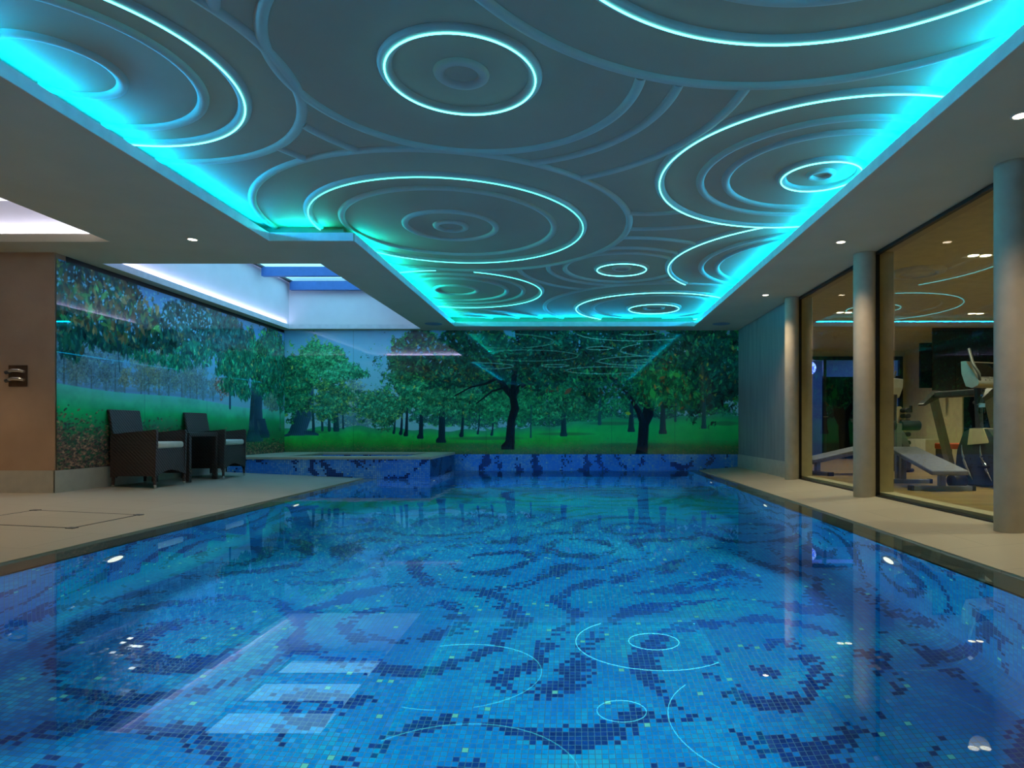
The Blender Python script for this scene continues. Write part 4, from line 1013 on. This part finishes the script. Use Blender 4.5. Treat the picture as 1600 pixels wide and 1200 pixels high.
t = thing('glass_mural', 'printed glass mural of an old tree and misty field, behind the armchairs', 'mural', (WL + .012, 9.6, 0))
Z2, Z3 = .345, ZCEIL - .06
def place_l(u, v): return np.stack([np.zeros_like(u), YRET + .01 + (YB - .03 - YRET) * u - 9.6, Z3 + (Z2 - Z3) * v], -1)
mural_mesh('glass_panel', left_print(), place_l, [0, .26, .52, .78, 1], t)

# ------------------------------------------------------------------ lights
def area(name, loc_, size, power, col, rot=(0, 0, 0), spread=PI):
    L = bpy.data.lights.new(name, 'AREA'); L.shape = 'RECTANGLE'; L.size, L.size_y = size; L.energy = power; L.color = col; L.spread = spread
    o = bpy.data.objects.new(name, L); C.objects.link(o); o.location = loc_; o.rotation_euler = rot; return o
def spot(name, loc_, power, col, ang=1.9, blend=.8, r=.04):
    L = bpy.data.lights.new(name, 'SPOT'); L.energy = power; L.color = col; L.spot_size = ang; L.spot_blend = blend; L.shadow_soft_size = r
    o = bpy.data.objects.new(name, L); C.objects.link(o); o.location = loc_; return o
CY = (0.0, .43, 1.0); TE = (0.0, .80, .80); MD = (0.0, .49, 1.0)
# cyan LED strips lying on the cove ledges (pointing up and inwards)
def cove(x0, x1, y0, y1, tilt, col, p):
    """thin strip from (x0,y0) to (x1,y1); tilt = (rx, ry)"""
    cx, cy = (x0 + x1) / 2, (y0 + y1) / 2; Lx, Ly = max(.02, abs(x1 - x0)), max(.02, abs(y1 - y0))
    area('cove_strip', (cx, cy, ZLIP + .025), (Lx, Ly), p * max(Lx, Ly), col, (PI - tilt[0] * 1.35, -tilt[1] * 1.35, 0))
e = .11; PW = 10.5
cove(-3.10 - e, -3.10 - e, -2.9, 6.5, (0, -.75), CY, PW)
cove(2.205 + e, 2.205 + e, -2.9, 11.9, (0, .75), MD, PW)
cove(-3.0, -2.55, 6.51 + e, 6.51 + e, (-.75, 0), TE, PW * .8)
cove(-2.24 - e, -2.24 - e, 6.85, 11.9, (0, -.75), TE, PW)
cove(-2.2, 2.2, 11.93 + e, 11.93 + e, (-.75, 0), MD, PW)
# violet-white strips on the ledges of the light well and of the lit recess
VI = (.62, .58, 1.0)
area('well_strip', (SX0 + .03, 9.8, ZLIP + .02), (.03, 4.9), 7, VI, (PI, -.5, 0))
area('well_strip', (SX1 - .03, 9.8, ZLIP + .02), (.03, 4.9), 7, VI, (PI, .5, 0))
area('well_strip', (-4.2, SY0 + .03, ZLIP + .02), (2.4, .03), 12, VI, (PI + .5, 0, 0))
area('recess_strip', (-6.3, 6.62, ZLIP + .02), (3.2, .03), 11, (.86, .82, 1.0), (PI - .5, 0, 0))
area('recess_strip', (-4.66, 4.9, ZLIP + .02), (.03, 3.3), 9, (.86, .82, 1.0), (PI, .5, 0))
# downlights
WARM = (1.0, .76, .50)
for x, y in ((2.70, 9.13), (2.70, 6.54), (2.70, 3.90), (2.7, 1.25), (-3.84, 6.45), (-3.84, 3.85), (-3.84, 1.25), (-6.6, 5.6), (-6.6, 2.6)):
    spot('downlight_lamp', (x, y, ZCEIL - .02), 84, WARM, 1.9, 1.0)
# gym
for x, y in ((4.43, 7.05), (4.39, 10.5), (6.6, 10.6), (6.3, 13.6), (6.4, 6.8), (4.4, 4.0)):
    spot('gym_lamp', (x, y, ZCEIL - .03), 150, (1.0, .96, .70), 2.4, 1.0, .1)
area('lobby_lamp', (6.8, 16.6, ZCEIL - .05), (3, .8), 7, (.12, .16, 1.0))
# underwater lamps
for x, y, s in [(BL, y, 1) for y in (1.5, 4.4, 7.25)] + [(BR, y, -1) for y in (1.5, 4.4, 7.25, 10.15)] + [(SPX, 10.5, 1)]:
    o_ = area('underwater_lamp', (x + s * .035, y, ZW - .49), (.13, .13), 62, (.80, .97, 1.0), (0, -s * (PI / 2 - .2), 0), 2.0); o_.data.shape = 'DISK'


# sky through the skylight
w = bpy.data.worlds.new('World'); bpy.context.scene.world = w; w.use_nodes = True
bg = w.node_tree.nodes['Background']
tc = w.node_tree.nodes.new('ShaderNodeTexCoord'); sp_ = w.node_tree.nodes.new('ShaderNodeSeparateXYZ'); rp = w.node_tree.nodes.new('ShaderNodeValToRGB')
w.node_tree.links.new(tc.outputs['Generated'], sp_.inputs[0]); w.node_tree.links.new(sp_.outputs['Z'], rp.inputs[0])
rp.color_ramp.elements[0].position = .0; rp.color_ramp.elements[0].color = (.30, .74, .98, 1); rp.color_ramp.elements[1].position = 1; rp.color_ramp.elements[1].color = (.2, .62, .95, 1)
w.node_tree.links.new(rp.outputs[0], bg.inputs[0]); bg.inputs[1].default_value = 2.6

# ------------------------------------------------------------------ camera and view
cam = bpy.data.cameras.new('Camera'); co = bpy.data.objects.new('Camera', cam); C.objects.link(co)
co.location = (0, 0, ZC); co.rotation_euler = (PI / 2, 0, 0)
cam.sensor_width = 36; cam.lens = 36 * 1005 / 1600; cam.shift_x = -99 / 1600; cam.shift_y = 70 / 1600
sc = bpy.context.scene; sc.camera = co
sc.view_settings.view_transform = 'Standard'; sc.view_settings.look = 'None'; sc.view_settings.exposure = 0; sc.view_settings.gamma = 1; sc.view_settings.use_curve_mapping = False
cy = sc.cycles
cy.use_denoising = True; cy.max_bounces = 9; cy.diffuse_bounces = 4; cy.glossy_bounces = 5; cy.transmission_bounces = 6; cy.transparent_max_bounces = 10
cy.sample_clamp_indirect = 3.0; cy.caustics_reflective = False; cy.caustics_refractive = True; cy.blur_glossy = .3
